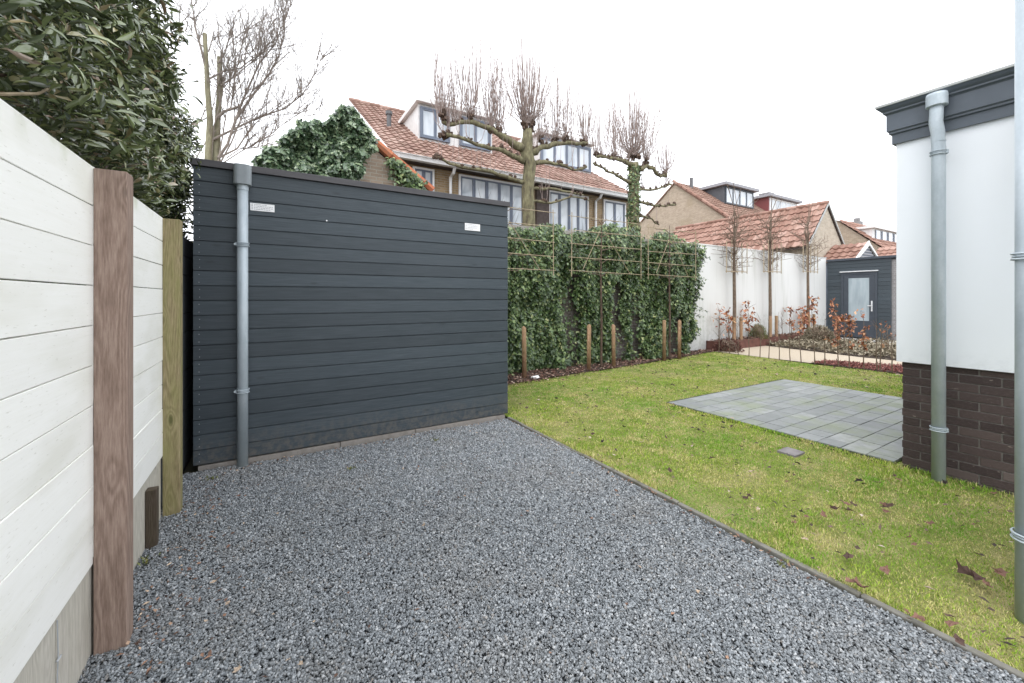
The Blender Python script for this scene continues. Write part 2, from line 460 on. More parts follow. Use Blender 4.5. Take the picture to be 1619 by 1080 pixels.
N = NM('dark_mortar', rough=.95); N.col(N.ramp(N.noise(30), [(.3, (.12,.108,.10)), (.7, (.20,.185,.17))])); M['mortar'] = N.m
def render_wall(name, c0, c1, streak, amt=.25):
    N = NM(name, rough=.7, spec=.3)
    g = N.noise(1.1, N.mapping((1.5,1.5,.35)), 5, .6); g2 = N.noise(90, None, 3)
    c = N.mix(g, c0, c1)
    st = N.noise(3.0, N.mapping((1.6,1.6,.10)), 4)
    sp2 = N.math('MULTIPLY', N.ramp(N.sep()[2], [(.86, (1,1,1)), (1.0, (0,0,0))]), N.ramp(N.noise(14, None, 5, .7), [(.45, (0,0,0)), (.65, (.35,.35,.35))]))
    c = N.mix(sp2, c, tuple(x*.75 for x in streak))
    c = N.mix(N.ramp(st, [(.55, (0,0,0)), (.75, (amt,)*3)]), c, streak)
    N.col(c); N.bump(g2, .12, .003)
    return N.m
M['render_white'] = render_wall('white_render', (.74,.77,.80), (.78,.81,.84), (.66,.70,.73), .25)
M['wall_white'] = render_wall('white_garden_render', (.62,.62,.60), (.67,.67,.66), (.42,.43,.38), .55)
def flat(name, col, rough=.5, spec=.4, var=.08):
    N = NM(name, col, rough, spec)
    g = N.noise(7, None, 4)
    N.col(N.ramp(g, [(.3, tuple(max(0, x * (1 - var)) for x in col)), (.7, tuple(min(1, x * (1 + var)) for x in col))]))
    return N.m
M['cornice'] = flat('slate_blue_paint', (.082,.098,.118), .4)
M['coping'] = flat('pale_coping', (.36,.37,.36), .5)
M['white_paint'] = flat('white_paint', (.72,.72,.72), .45)
M['grey_sash'] = flat('grey_sash_paint', (.13,.155,.205), .4)
M['dark_sash'] = flat('dark_sash_paint', (.055,.065,.080), .4)
M['cladding_white'] = flat('white_cladding', (.66,.65,.64), .5)
M['cladding_dark'] = flat('dark_cladding', (.085,.090,.100), .6)
M['cladding_red'] = flat('red_cladding', (.20,.060,.060), .6)
M['roofing_grey'] = flat('grey_roof_edge', (.28,.28,.30), .6)
M['brown_panel'] = flat('brown_panel', (.075,.058,.052), .7, .3, .3)
M['concrete'] = render_wall('concrete', (.24,.22,.20), (.34,.31,.28), (.14,.12,.10), .6)
M['kerb'] = render_wall('kerb_concrete', (.13,.125,.110), (.23,.22,.19), (.08,.075,.05), .8)
M['corten'] = flat('rusty_steel', (.13,.060,.048), .8, .2, .35)
M['screw'] = flat('screw_metal', (.40,.42,.44), .4)
M['ink'] = flat('grey_ink', (.22,.22,.24), .6)
M['sign_white'] = flat('sign_plate', (.80,.80,.80), .4, .4, .02)
M['steel'] = flat('stainless_steel', (.62,.63,.64), .3)
M['chimney_pot'] = flat('chimney_grey', (.12,.12,.125), .7)
N = NM('window_glass', (.50,.545,.59), .06, .8)
g = N.noise(1.6, N.mapping((1.3,1.3,.5)), 3); N.col(N.ramp(g, [(.35, (.33,.38,.43)), (.5, (.50,.545,.59)), (.7, (.64,.68,.71))])); M['glass'] = N.m
N = NM('frosted_glass', (.36,.42,.45), .12, .7)
g = N.noise(2.2, N.mapping((1,1.8,.4)), 3); N.col(N.ramp(g, [(.35, (.27,.33,.36)), (.7, (.40,.46,.49))])); M['frosted'] = N.m
# --- roof tiles, colours lightened and dulled to paint in some haze
def tiles(name, stops, moss=.2):
    N = NM(name, rough=.8, spec=.2)
    g = N.noise(12, None, 5, .65)
    c = N.ramp(N.island(), stops)
    c = N.mix(.35, c, stops[1][1])
    c = N.mix(N.ramp(g, [(.48, (0,0,0)), (.72, (moss + .3,)*3)]), c, (.24,.17,.13))
    c = N.mix(N.ramp(N.noise(3.0, None, 4), [(.52, (0,0,0)), (.7, (moss,)*3)]), c, (.12,.10,.06))
    N.col(c); N.bump(g, .3, .008)
    return N.m
M['tile_red'] = tiles('red_roof_tile', [(0, (.19,.115,.092)), (.4, (.29,.180,.148)), (.75, (.37,.245,.205)), (1, (.48,.35,.30))], .35)
M['tile_orange'] = tiles('orange_roof_tile', [(0, (.19,.100,.075)), (.4, (.29,.165,.130)), (.8, (.38,.235,.190)), (1, (.47,.33,.28))], .25)
M['tile_brown'] = tiles('brown_roof_tile', [(0, (.16,.09,.07)), (.5, (.26,.16,.125)), (1, (.36,.25,.20))], .3)
M['verge'] = tiles('verge_tile', [(0, (.26,.075,.035)), (.5, (.38,.12,.06)), (1, (.48,.18,.09))], .25)
# --- paving
N = NM('paving', rough=.7, spec=.35)
g = N.noise(70, None, 5, .7); g2 = N.noise(2.2, None, 5, .6)
c = N.ramp(N.island(), [(0, (.215,.225,.224)), (.4, (.250,.262,.260)), (.8, (.285,.297,.295)), (1, (.34,.35,.345))])
c = N.mix(N.ramp(N.noise(9, None, 6, .7), [(.35, (.50,.50,.50)), (.62, (0,0,0))]), c, (.155,.168,.160))
c = N.mix(N.math('MULTIPLY', g, .35), c, (.12,.13,.13))
c = N.mix(N.ramp(g2, [(.46, (0,0,0)), (.66, (.50,.50,.50))]), c, (.19,.225,.11))
N.col(c); N.bump(g, .35, .003); M['paving'] = N.m
N = NM('joint_sand', rough=.95); N.col(N.ramp(N.noise(40), [(.3, (.035,.042,.025)), (.7, (.075,.08,.05))])); M['joint'] = N.m
N = NM('beige_gravel', rough=.9)
g = N.noise(60, None, 5, .75); N.col(N.ramp(g, [(.3, (.34,.28,.20)), (.6, (.47,.40,.31)), (.8, (.56,.49,.40))])); N.bump(g, .5, .01); M['path'] = N.m
N = NM('bed_soil', rough=.95)
g = N.noise(12, None, 6, .75); N.col(N.ramp(g, [(.3, (.035,.024,.018)), (.6, (.085,.058,.045)), (.8, (.15,.11,.085))])); N.bump(g, .8, .03); M['soil'] = N.m
N = NM('ground_earth', rough=.95)
g = N.noise(1.5, None, 6, .7); N.col(N.ramp(g, [(.3, (.06,.065,.035)), (.6, (.11,.10,.065)), (.8, (.16,.14,.10))])); M['ground'] = N.m

# ------------------------------------------------------------------ the setting on the ground
def sheet(name, poly, z, mat, label=None, depth=None):
    mb = MB(); n = len(poly)
    mb.add([(x, y, z) for x, y in poly], [tuple(range(n))])
    o = mb.build(name, mat); tag(o, kind='structure'); return o

sheet('ground', [(-400,-300),(500,-300),(500,600),(-400,600)], -.075, M['ground'])
mb = MB()
# gravel base with slight undulation
nx, ny = 30, 56
vs = []; fs = []
for j in range(ny + 1):
    for i in range(nx + 1):
        x = -.66 + 3.04 * i / nx; y = -1.2 + 5.36 * j / ny
        vs.append((x, y, -.030 + .006 * math.sin(x*3.1 + y*2.3) + .004 * math.sin(x*7 - y*5)))
for j in range(ny):
    for i in range(nx):
        a = j*(nx+1)+i; fs.append((a, a+1, a+nx+2, a+nx+1))
mb.add(vs, fs); o = mb.build('gravel_bed', M['gravel_base']); tag(o, kind='structure')

PAT = (4.56, 7.58, 1.29, 3.62)      # patio x0 x1 y0 y1
# lawn sheet, softly uneven
mb = MB(); vs = []; fs = []; nx, ny = 60, 56
def lawn_z(x, y): return -.012 + .010 * math.sin(x*1.3 + .5) * math.sin(y*1.1) + .006 * math.sin(x*4.1 + y*3.3)
for j in range(ny + 1):
    for i in range(nx + 1):
        x = 2.42 + 7.6 * i / nx; y = -1.6 + 8.0 * j / ny
        vs.append((x, y, lawn_z(x, y) - (.03 if PAT[0]-.02 < x < PAT[1]+.02 and PAT[2]-.02 < y < PAT[3]+.02 else 0)))
for j in range(ny):
    for i in range(nx):
        a = j*(nx+1)+i; fs.append((a, a+1, a+nx+2, a+nx+1))
mb.add(vs, fs); o = mb.build('lawn', M['lawn'], smooth=True); tag(o, kind='structure')

# kerb between gravel and lawn, short lengths with joints
mb = MB(); y = -1.2
rk = random.Random(3)
while y < 4.10:
    e = min(y + 1.0, 4.12); dx = rk.uniform(-.004, .004); dz = rk.uniform(-.003, .003)
    mb.box(2.385 + dx, 2.421 + dx, y + .002, e - .002, -.07, .000 + dz); y = e
o = mb.build('kerb', M['kerb'], bevel=.006); tag(o, kind='structure')

# patio slabs in random lengths
mb = MB()
mb.box(PAT[0], PAT[1], PAT[2], PAT[3], -.06, -.004)
o = mb.build('patio_base', M['joint']); tag(o, kind='structure')
mb = MB(); rk = random.Random(5)
y = PAT[2] + .003
while y < PAT[3] - .05:
    h = rk.choice([.19, .19, .19, .19])
    h = min(h, PAT[3] - y)
    x = PAT[0] + .003 - rk.choice([0, .1, .2])
    while x < PAT[1] - .02:
        w = rk.choice([.2, .3, .3, .4]); x0 = max(x, PAT[0]); x1 = min(x + w, PAT[1])
        if x1 - x0 > .04:
            dz = rk.uniform(-.0015, .0015)
            mb.box(x0 + .003, x1 - .003, y + .003, y + h - .003, -.02, .006 + dz)
        x += w
    y += h
o = mb.build('patio', M['paving'], bevel=.003); tag(o, kind='structure')

# soil strip under ivy, beds and path beyond the lawn
sheet('bounce_sheet', [(-30,-12),(30,-12),(30,-1.22),(-30,-1.22)], -.05, flat('bounce_paving', (.34,.33,.32), .8))  # unseen pale sheet behind the camera, added to bounce light onto the walls
sheet('soil_strip', [(2.45,5.62),(4.3,5.78),(6.2,5.92),(8.2,6.15),(10.05,6.42),(10.05,6.8),(2.45,6.8)], .004, M['soil'])
sheet('garden_path', [(10.0,1.0),(12.1,1.0),(12.0,4.0),(12.5,6.4),(10.0,6.4)], -.004, M['path'])
sheet('bark_bed', [(9.98,.5),(11.0,.5),(11.05,3.0),(10.62,4.1),(9.98,4.2)], .004, M['soil'])
sheet('planting_bed', [(12.1,1.0),(15.7,1.0),(15.7,6.42),(12.5,6.42),(12.0,4.0)], .010, M['soil'])
sheet('back_terrace', [(15.7,0),(17.3,0),(17.3,6.75),(15.7,6.75)], .006, flat('pale_paving', (.40,.39,.38), .8))
sheet('raised_bed_soil', [(10.2,6.42),(17.2,6.42),(17.2,6.74),(10.2,6.74)], .20, M['soil'])

# ------------------------------------------------------------------ gravel stones (stuff)
def frustum_keep(x, y, margin=.25):
    d = SN * x + CS * y; lat = CS * x - SN * y
    return (d > .35) & (np.abs(lat) < d * 1.265 + margin)
n = 330000
gx = rng.uniform(-.64, 2.375, n); gy = rng.uniform(-.1, 4.12, n)
d = SN * gx + CS * gy
keep = frustum_keep(gx, gy, .4) & (rng.uniform(0, 1, n) < np.clip(1.9 / np.maximum(d, .5), .42, 1.0))
gx, gy, d = gx[keep], gy[keep], d[keep]; n = len(gx)
cube = np.array([(-1,-1,-1),(1,-1,-1),(1,1,-1),(-1,1,-1),(-1,-1,1),(1,-1,1),(1,1,1),(-1,1,1)], float)
S = rng.uniform(.0031, .0062, n) * np.clip(d / 2.6, 1, 1.35)
asp = rng.uniform(.55, 1.25, (n, 3)); asp[:, 2] *= .75
V = cube[None] * (S[:, None] * asp)[:, None, :] * rng.uniform(.55, 1.15, (n, 8, 1)) + rng.normal(0, .0011, (n, 8, 3))
def rotmats(n, tilt=1.0):
    a = rng.uniform(0, 2*np.pi, n); b = rng.normal(0, .55*tilt, n); c = rng.normal(0, .55*tilt, n)
    ca, sa, cb, sb, cc, sc = np.cos(a), np.sin(a), np.cos(b), np.sin(b), np.cos(c), np.sin(c)
    Rz = np.zeros((n,3,3)); Rz[:,0,0]=ca; Rz[:,0,1]=-sa; Rz[:,1,0]=sa; Rz[:,1,1]=ca; Rz[:,2,2]=1
    Rx = np.zeros((n,3,3)); Rx[:,0,0]=1; Rx[:,1,1]=cb; Rx[:,1,2]=-sb; Rx[:,2,1]=sb; Rx[:,2,2]=cb
    Ry = np.zeros((n,3,3)); Ry[:,1,1]=1; Ry[:,0,0]=cc; Ry[:,0,2]=sc; Ry[:,2,0]=-sc; Ry[:,2,2]=cc
    return Rz @ Rx @ Ry
V = np.einsum('nij,nkj->nki', rotmats(n), V)
gz = -.024 + .006*np.sin(gx*3.1 + gy*2.3) + .004*np.sin(gx*7 - gy*5) + rng.uniform(0, .011, n)
V += np.stack([gx, gy, gz], 1)[:, None, :]
cf = np.array([(0,3,2,1),(4,5,6,7),(0,1,5,4),(1,2,6,5),(2,3,7,6),(3,0,4,7)])
F = (cf[None] + (np.arange(n) * 8)[:, None, None]).reshape(-1, 4)
o = link('gravel', quick_mesh('gravel', V.reshape(-1, 3), [F]), M['gravel'])
tag(o, 'blue grey crushed stone gravel covering the drive', 'gravel', kind='stuff')

# ------------------------------------------------------------------ grass blades (stuff)
def grass(name, x0, x1, y0, y1, dens, label, far=1.0):
    n = int((x1-x0)*(y1-y0)*dens)
    x = rng.uniform(x0, x1, n); y = rng.uniform(y0, y1, n)
    d = SN*x + CS*y
    keep = frustum_keep(x, y, .5) & (rng.uniform(0, 1, n) < np.clip((2.3/np.maximum(d, .6))**1.25, .10, 1))
    edge = .018 * vnoise(x*6, y*6, 4)
    keep &= ~((x > PAT[0]-.005+edge) & (x < PAT[1]+.005-edge) & (y > PAT[2]+edge) & (y < PAT[3]+.005-edge))
    keep &= ~((x > 4.53) & (y < 1.27))
    keep &= ~((x > 2.86) & (x < 3.22) & (y < .31))
    keep &= ~((x > 3.98) & (x < 4.20) & (y > 1.78) & (y < 1.97) & (vnoise(x*12, y*12, 9) > -.35))
    keep &= ~((x > 9.99) | (y > 5.55 + (x-2.45)*.118 + .10*vnoise(x*2.5, y*2, 2)))
    keep &= x > 2.404 + .026*vnoise(x*0+3, y*7, 8)
    # thin worn spots
    keep &= rng.uniform(0, 1, n) < np.clip(1.0 + 1.5*vnoise(x*1.7, y*1.7, 21), .25, 1)
    x, y, d = x[keep], y[keep], d[keep]; n = len(x)
    near = np.clip(d/2.2, 1, 2.6)
    H = rng.uniform(.007, .020, n) * (1 + .5*vnoise(x*1.8, y*1.8, 13) + .2*vnoise(x*6, y*6, 14))
    # longer tufts along the kerb, the walls and the patio edge
    tuft = np.exp(-((x-2.44)/.05)**2) + np.exp(-((y-1.24)/.06)**2)*(x < 4.7) + np.exp(-((x-4.5)/.06)**2)*(y < 3.6)
    H *= 1 + .8*np.clip(tuft, 0, 1)
    W = rng.uniform(.0009, .0018, n) * near
    a = rng.uniform(0, 2*np.pi, n); lean = rng.uniform(.1, 1.1, n) * H
    b = a + rng.normal(0, .9, n)
    base = np.stack([x, y, np.full(n, -.014) + .010*np.sin(x*1.3+.5)*np.sin(y*1.1) + .006*np.sin(x*4.1+y*3.3)], 1)
    sd_ = np.stack([np.cos(b+1.57), np.sin(b+1.57), np.zeros(n)], 1) * W[:, None]
    ld = np.stack([np.cos(a), np.sin(a), np.zeros(n)], 1)
    mid = base + ld*(lean*.35)[:, None]; mid[:, 2] += H*.62
    tip = base + ld*lean[:, None]; tip[:, 2] += H*.92
    V = np.stack([base - sd_, base + sd_, mid - sd_*.75, mid + sd_*.75, tip], 1)
    off = (np.arange(n)*5)[:, None]
    F4 = np.array([[0,1,3,2]]) + off; F3 = np.array([[2,3,4]]) + off
    o = link(name, quick_mesh(name, V.reshape(-1, 3), [F4, F3]), M['grass'])
    tag(o, label, 'grass', kind='stuff'); return n
ng_ = grass('grass', 2.40, 10.0, -.1, 6.5, 23000, 'short yellow green lawn grass growing beside the gravel')
print("grass", ng_)

# ------------------------------------------------------------------ white fence on the left
fence = empty('wooden_fence', (-.6, 2.2, 0), 'white stained board fence with brown timber posts on the left', 'fence')
def boards_x(y0, y1, z0, z1, n, xf, th, seed, gap=.0022):
    mb = MB(); rr = random.Random(seed); h = (z1 - z0) / n
    for i in range(n):
        dx = rr.uniform(-.0015, .0015)
        mb.box(xf - th + dx, xf + dx, y0, y1, z0 + i*h + gap, z0 + (i+1)*h - gap)
    return mb
mb = boards_x(-.1, 2.225, .345, 1.922, 10, -.603, .022, 1)
mb.build('board_panel', M['white_stain'], fence, bevel=.0015)
mb = boards_x(2.225, 3.42, .372, 1.922, 10, -.603, .022, 2)
mb.build('board_panel', M['white_stain'], fence, bevel=.0015)
MB().box(-.603, -.503, 2.222, 2.312, -.08, 1.915).build('post', M['brown_timber'], fence, bevel=.004)
o = MB().box(-.603, -.513, 3.415, 3.505, -.08, 1.917).build('post', M['green_timber'], fence, bevel=.004)
o['label'] = 'green mossy timber post'
MB().box(-.640, -.612, -.1, 1.925, -.08, .345).build('gravel_board', M['grey_timber'], fence, bevel=.003)
MB().box(-.641, -.613, 1.932, 2.225, -.08, .345).build('gravel_board', M['grey_timber'], fence, bevel=.003)
MB().box(-.640, -.612, 2.228, 3.42, -.08, .36).build('gravel_board', M['grey_timber'], fence, bevel=.003)
MB().box(-.610, -.560, 3.03, 3.085, -.08, .305).build('stub_post', M['dark_timber'], fence, bevel=.003)
mb = MB()
mb.tube([(-.609,1.928,.33),(-.607,1.93,.22),(-.609,1.927,.12),(-.608,1.93,.02)], .0018, 5)
mb.tube([(-.606,1.915,.20),(-.602,1.928,.205),(-.606,1.944,.20)], .003, 5)
mb.build('wire_tie', M['screw'], fence)
# unseen run of fence behind shed gap
dfence = empty('dark_fence', (-.63, 4.4, 0), 'dark stained board fence in the narrow gap beside the charcoal shed', 'fence')
boards_x(3.506, 6.6, .02, 1.90, 12, -.605, .02, 4).build('board_panel', M['dark_stain'], dfence, bevel=.003)
MB().box(-.66, -.629, 3.506, 6.6, -.07, 1.88).build('added_backing', M['dark_stain'], dfence)  # added behind the boards to keep bright sky from showing through
MB().box(-.605, -.565, 5.2, 5.28, -.07, 1.92).build('post', M['dark_stain'], dfence)

# ------------------------------------------------------------------ charcoal shed
SX0, SX1, SY = -.541, 2.415, 4.15
shed = empty('garden_shed', (.94, 5.2, 0), 'large charcoal board shed with a grey downpipe, behind the gravel', 'shed')
NB = 20; Z0, Z1 = .028, 2.475; bh = (Z1 - Z0) / NB
mb = MB(); rr = random.Random(12)
for i in range(NB):
    dy = rr.uniform(-.001, .001)
    z0 = Z0 + i*bh; z1 = z0 + bh
    # board with a chamfered shadow groove along its lower edge
    yf = SY + dy
    mb.prism([(yf, z0 + .0095), (yf, z1 - .001), (yf + .004, z1), (yf + .02, z1), (yf + .02, z0 + .001), (yf + .011, z0 + .001), (yf + .011, z0 + .008)], 'x', SX0, SX1)
mb.build('front_cladding', M['charcoal'], shed)
for side, xa, xb in (('l', SX0 + .002, SX0 + .02), ('r', SX1 - .02, SX1 - .002)):
    mb = MB()
    for i in range(NB):
        mb.box(xa, xb, SY + .022, 6.2, Z0 + i*bh + .002, Z0 + (i+1)*bh - .002)
    mb.build('side_cladding', M['charcoal'], shed, bevel=.002)
MB().box(SX0 + .021, SX1 - .021, SY + .022, 6.18, .06, 2.46).build('core', M['dark_stain'], shed)
mb = MB()
mb.box(SX0 - .018, SX1 + .018, SY - .022, 6.22, 2.478, 2.535)
mb.build('roof_trim', M['trim'], shed, bevel=.003)
mb = MB(); rr = random.Random(2)
x = SX0 + .03
while x < SX1 - .05:
    w = min(rr.uniform(.7, 1.1), SX1 - .03 - x)
    mb.box(x, x + w - .004, SY + .004 + rr.uniform(-.002, .002), SY + .06, -.09, .024 + rr.uniform(-.004, .001)); x += w
mb.build('plinth', M['concrete'], shed, bevel=.004)
# nails
nail = None
for i in range(NB):
    for dz in (.032, .095):
        if nail is None:
            nail = MB().tube([(0,0,0),(0,-.0025,0)], .0032, 6).build('nail', M['screw'], shed); n0 = nail
        else:
            nail = n0.copy(); COL.objects.link(nail)
        nail.location = Vector((SX0 + .040 + .002*math.sin(i*3), SY + .0005, Z0 + i*bh + dz)) - shed.location
def pipe(parent, x, y, z0, z1, r, hopper, straps, side, mat, hop_mat, bend=0.0, strap_r=.008):
    mb = MB()
    if bend:
        bx_, zb = bend
        pts = [(x, y, z0), (x, y, zb - .20), (x, y, zb - .13), (x + bx_*.12, y, zb - .10), (x + bx_*.85, y, zb + .03), (x + bx_, y, zb + .07), (x + bx_, y, z1)]
    else:
        pts = [(x, y, z0), (x, y, z1)]
    mb.tube(pts, r, 24)
    o = mb.build('downpipe', mat, parent, smooth=True)
    o.data.polygons.foreach_set("use_smooth", [len(p.vertices) == 4 for p in o.data.polygons])
    return o

def child_of(p, name, mb, mat, **k):
    """sub-part: geometry in world coordinates, parent p sits at the thing's offset"""
    o = mb.build(name, mat, None, **k)
    o.parent = p
    return o
def smooth_sides(o):
    o.data.polygons.foreach_set("use_smooth", [len(p.vertices) == 4 for p in o.data.polygons]); return o

pp = pipe(shed, -.203, 4.085, -.06, 2.36, .040, None, None, None, M['zinc'], None)
# hopper: rounded box
def rounded_ring(cx, cy, w, d, r, n=5):
    pts = []
    for qx, qy, a0 in ((1, 1, 0), (-1, 1, 90), (-1, -1, 180), (1, -1, 270)):
        for k in range(n + 1):
            a = R(a0 + 90*k/n)
            pts.append((cx + qx*(w/2 - r) + r*math.cos(a), cy + qy*(d/2 - r) + r*math.sin(a)))
    return pts
child_of(pp, 'hopper', MB().prism(list(reversed(rounded_ring(-.203, 4.08, .128, .118, .04))), 'z', 2.345, 2.512), M['pvc'], bevel=.004)
def strap(pp, x, y, z, r, sx, wall_y=None, wall_x=None):
    mb = MB()
    for dz in (-.012, 0, .012):
        rr_ = r + (.007 if dz else .003)
        pts = [(x + rr_*math.cos(a), y + rr_*math.sin(a), z + dz) for a in [2*math.pi*k/20 for k in range(21)]]
        mb.tube(pts, .0045, 6, cap=False)
    mb.box(x + sx[0]*(r + .004) - .010, x + sx[0]*(r + .004) + .010, y + sx[1]*(r+.004) - .010, y + sx[1]*(r+.004) + .010, z - .012, z + .012)
    if wall_y is not None: mb.tube([(x, y + r, z), (x, wall_y, z)], .006, 6)
    if wall_x is not None: mb.tube([(x + r, y, z), (wall_x, y, z)], .006, 6)
    mb.tube([(x + sx[0]*(r+.012) , y + sx[1]*(r+.012) - .02*abs(sx[0]), z), (x + sx[0]*(r+.012), y + sx[1]*(r+.012) + .02*abs(sx[0]), z)], .009, 8)
    child_of(pp, 'pipe_strap', mb, M['zinc'], smooth=False)
for z in (1.848, .618): strap(pp, -.203, 4.085, z, .040, (-1, 0), wall_y=SY)
for z in (2.305,):
    child_of(pp, 'pipe_joint', MB().tube([(-.203,4.085,z),(-.203,4.085,z+.05)], .0435, 24), M['zinc'], smooth=False)
def shed_pt(px, py): return P(px, py, SY - .004)
def sign(px0, py0, px1, py1, rows, rag):
    a = shed_pt(px0, py0); b = shed_pt(px1, py1)
    o = MB().box(a.x, b.x, SY - .005, SY - .001, b.z, a.z).build('sign_plate', M['sign_white'], shed, bevel=.0015)
    mb = MB(); rr = random.Random(int(px0)); h = a.z - b.z; w = b.x - a.x
    for r_ in range(rows):
        z = a.z - h * (r_ + .8) / (rows + .8)
        mb.box(a.x + w*.06, a.x + w*.10, SY - .0062, SY - .0052, z - .003, z + .003)
        x = a.x + w*.16
        while x < a.x + w * rag[r_]:
            ww = rr.uniform(.006, .018); mb.box(x, min(x + ww, a.x + w*.94), SY - .0062, SY - .0052, z - .0016, z + .0016); x += ww + .004
    child_of(o, 'lettering', mb, M['ink'])
sign(395.5, 320.5, 434, 336, 4, [.62, .9, .94, .8])
sign(735, 352.5, 759, 366, 4, [.7, .85, .8, .5])
# small white fixing on the cladding, to the right of the left sign
o = MB().tube([(0,0,0),(0,-.004,0)], .007, 8).build('screw_cap', M['sign_white'], shed)
o.location = shed_pt(516.5, 349) - shed.location

# ------------------------------------------------------------------ white house on the right
HX, HY = 4.55, 1.235
house = empty('white_house', (6.5, -.8, 0), 'white rendered house corner with dark brick base on the right edge', 'house')
# wall core + invented pier that carries the nearest downpipe
mb = MB(); mb.box(HX, 11, -5, HY, -.07, .865); mb.box(2.935, 3.25, -.05, .27, -.07, .865)
mb.build('brick_core', M['mortar'], house)
mb = MB(); rr = random.Random(31)
def brick_face_x(xf, y0, y1):      # bricks standing 5 mm proud of a face whose normal is -X
    row = 0; z = .016 - .067
    while z < .865 - .03:
        z1 = min(z + .059, .862)
        y = y1 - (0 if row % 2 else .105)
        first = True
        while y > y0 + .02:
            l = .205 if not (first and row % 2 == 0) else .205
            top = y1 if first else y
            bot = max(top - (.205 if (row % 2 or not first) else .10), y0)
            mb.box(xf - .006 + rr.uniform(-.0015, .0015), xf + .04, bot, top + (.005 if first and row % 2 else 0), z, z1)
            y = bot - .010; first = False
        z += .067; row += 1
def brick_face_y(yf, x0, x1):
    row = 0; z = .016 - .067
    while z < .865 - .03:
        z1 = min(z + .059, .862); x = x0 + (.046 if row % 2 else .150)
        while x < x1:
            mb.box(x, min(x + .205, x1), yf - .04, yf + .006 + rr.uniform(-.0015, .0015), z, z1); x += .215
        z += .067; row += 1
brick_face_x(HX, -.6, HY)
brick_face_y(HY, HX, 8.5)
mb.build('brick_base', M['dark_brick'], house, bevel=.0025)
mb = MB(); brick_face_x(2.935, -.05, .27)
mb.build('added_pier_bricks', M['dark_brick'], house, bevel=.0025)
# render
mb = MB()
mb.box(4.516, 11, -5, 1.268, .868, 2.116); mb.box(4.5165, 10.99, -5, 1.2675, 2.1161, 2.1229); mb.box(4.516, 11, -5, 1.268, 2.123, 2.70)
mb.build('wall', M['render_white'], house)
MB().box(2.905, 3.285, -.085, .300, .868, 2.5495).box(2.905, 4.515, -.085, .300, 2.55, 2.70).build('added_pier', M['render_white'], house, bevel=.003)  # invented pier and beam out of view, kept slim to let light through
# cornice: profile stepped outwards, run round the -X and +Y faces
def cornice(x, y, parent):
    mb = MB()
    prof = [(.0, 2.690), (.022, 2.690), (.022, 2.768), (.038, 2.776), (.038, 2.790), (.050, 2.800), (.050, 2.935), (.060, 2.945), (.068, 2.950), (.068, 2.962), (.085, 2.978), (.100, 3.000)]
    return prof
prof = cornice(0, 0, None)
def run_cornice(xw, yw, xfar, ynear, pr, name, mat, closed_z):
    vs = []; fs = []; n = len(pr)
    for (e, z) in pr:
        vs += [(xw - e, ynear, z), (xw - e, yw + e, z), (xfar, yw + e, z)]
    for i in range(n - 1):
        a = i*3; b = a + 3
        fs += [(a, a+1, b+1, b), (a+1, a+2, b+2, b+1)]
    m_ = MB().add(vs, fs)
    return m_
m1 = run_cornice(4.516, 1.268, 11, .30, prof, 'cornice', None, 0)
m2 = run_cornice(2.905, .300, 4.6, -.085, prof, 'cornice', None, 0)
m1.v += []; base = len(m1.v); m1.v += m2.v; m1.f += [tuple(i + base for i in f) for f in m2.f]
m1.build('cornice', M['cornice'], house)
mb = MB(); mb.box(4.516 - .108, 11, -5, 1.268 + .108, 3.000, 3.022); mb.box(2.905 - .108, 4.516 - .109, -.193, .300 + .108, 3.000, 3.022); mb.box(2.92, 4.515, -.07, .285, 2.701, 2.999)
mb.build('coping', M['coping'], house, bevel=.004)
# downpipe with swan neck and hopper
hx = 4.415; py_ = .995
mb = MB()
top_x = 4.385
pts = [(hx, py_, -.04), (hx, py_, 2.55), (hx, py_ + .002, 2.62), (hx - .003, py_ + .004, 2.68), (hx - .012, py_ + .012, 2.75), (hx - .008, py_ + .010, 2.82), (hx - .006, py_ + .008, 2.93)]
mb.tube(pts, .040, 28)
dp = smooth_sides(mb.build('downpipe', M['zinc'], house))
dp['label'] = 'tall zinc downpipe with swan neck'
mb = MB(); tx, ty = hx - .006, py_ + .008
mb.tube([(tx, ty, 2.872), (tx, ty, 2.876), (tx, ty, 2.955), (tx, ty, 2.972)], [.052, .062, .062, .058], 24)
child_of(dp, 'hopper', mb, M['zinc'])
for z in (2.515, .392): strap(dp, hx, py_, z, .040, (0, -1), wall_x=HX)
child_of(dp, 'pipe_joint', MB().tube([(hx, py_, 2.66 - .06), (hx, py_, 2.66 - .055)], .042, 24), M['zinc'])
# nearest downpipe at frame edge
nx_, ny_ = 2.832, .372
nx_, ny_ = 2.842, .358
dp2 = smooth_sides(MB().tube([(nx_, ny_, -.04), (nx_, ny_, 2.95)], .044, 28).build('downpipe', M['zinc'], house))
dp2['label'] = 'nearest zinc downpipe at the right edge'
for z in (1.582, .355): strap(dp2, nx_, ny_, z, .046, (1, 0), wall_x=2.90)
child_of(dp2, 'hopper', MB().tube([(nx_, ny_, 2.86), (nx_, ny_, 2.975)], .068, 24), M['zinc'])

# drain cover and small things in the lawn
o = MB().box(4.00, 4.18, 1.80, 1.95, -.05, -.002).build('drain_cover', flat('drain_stone', (.20,.185,.185), .8, .2, .3), bevel=.004)
tag(o, 'small square grey drain cover sunk in the lawn before the patio', 'drain cover')

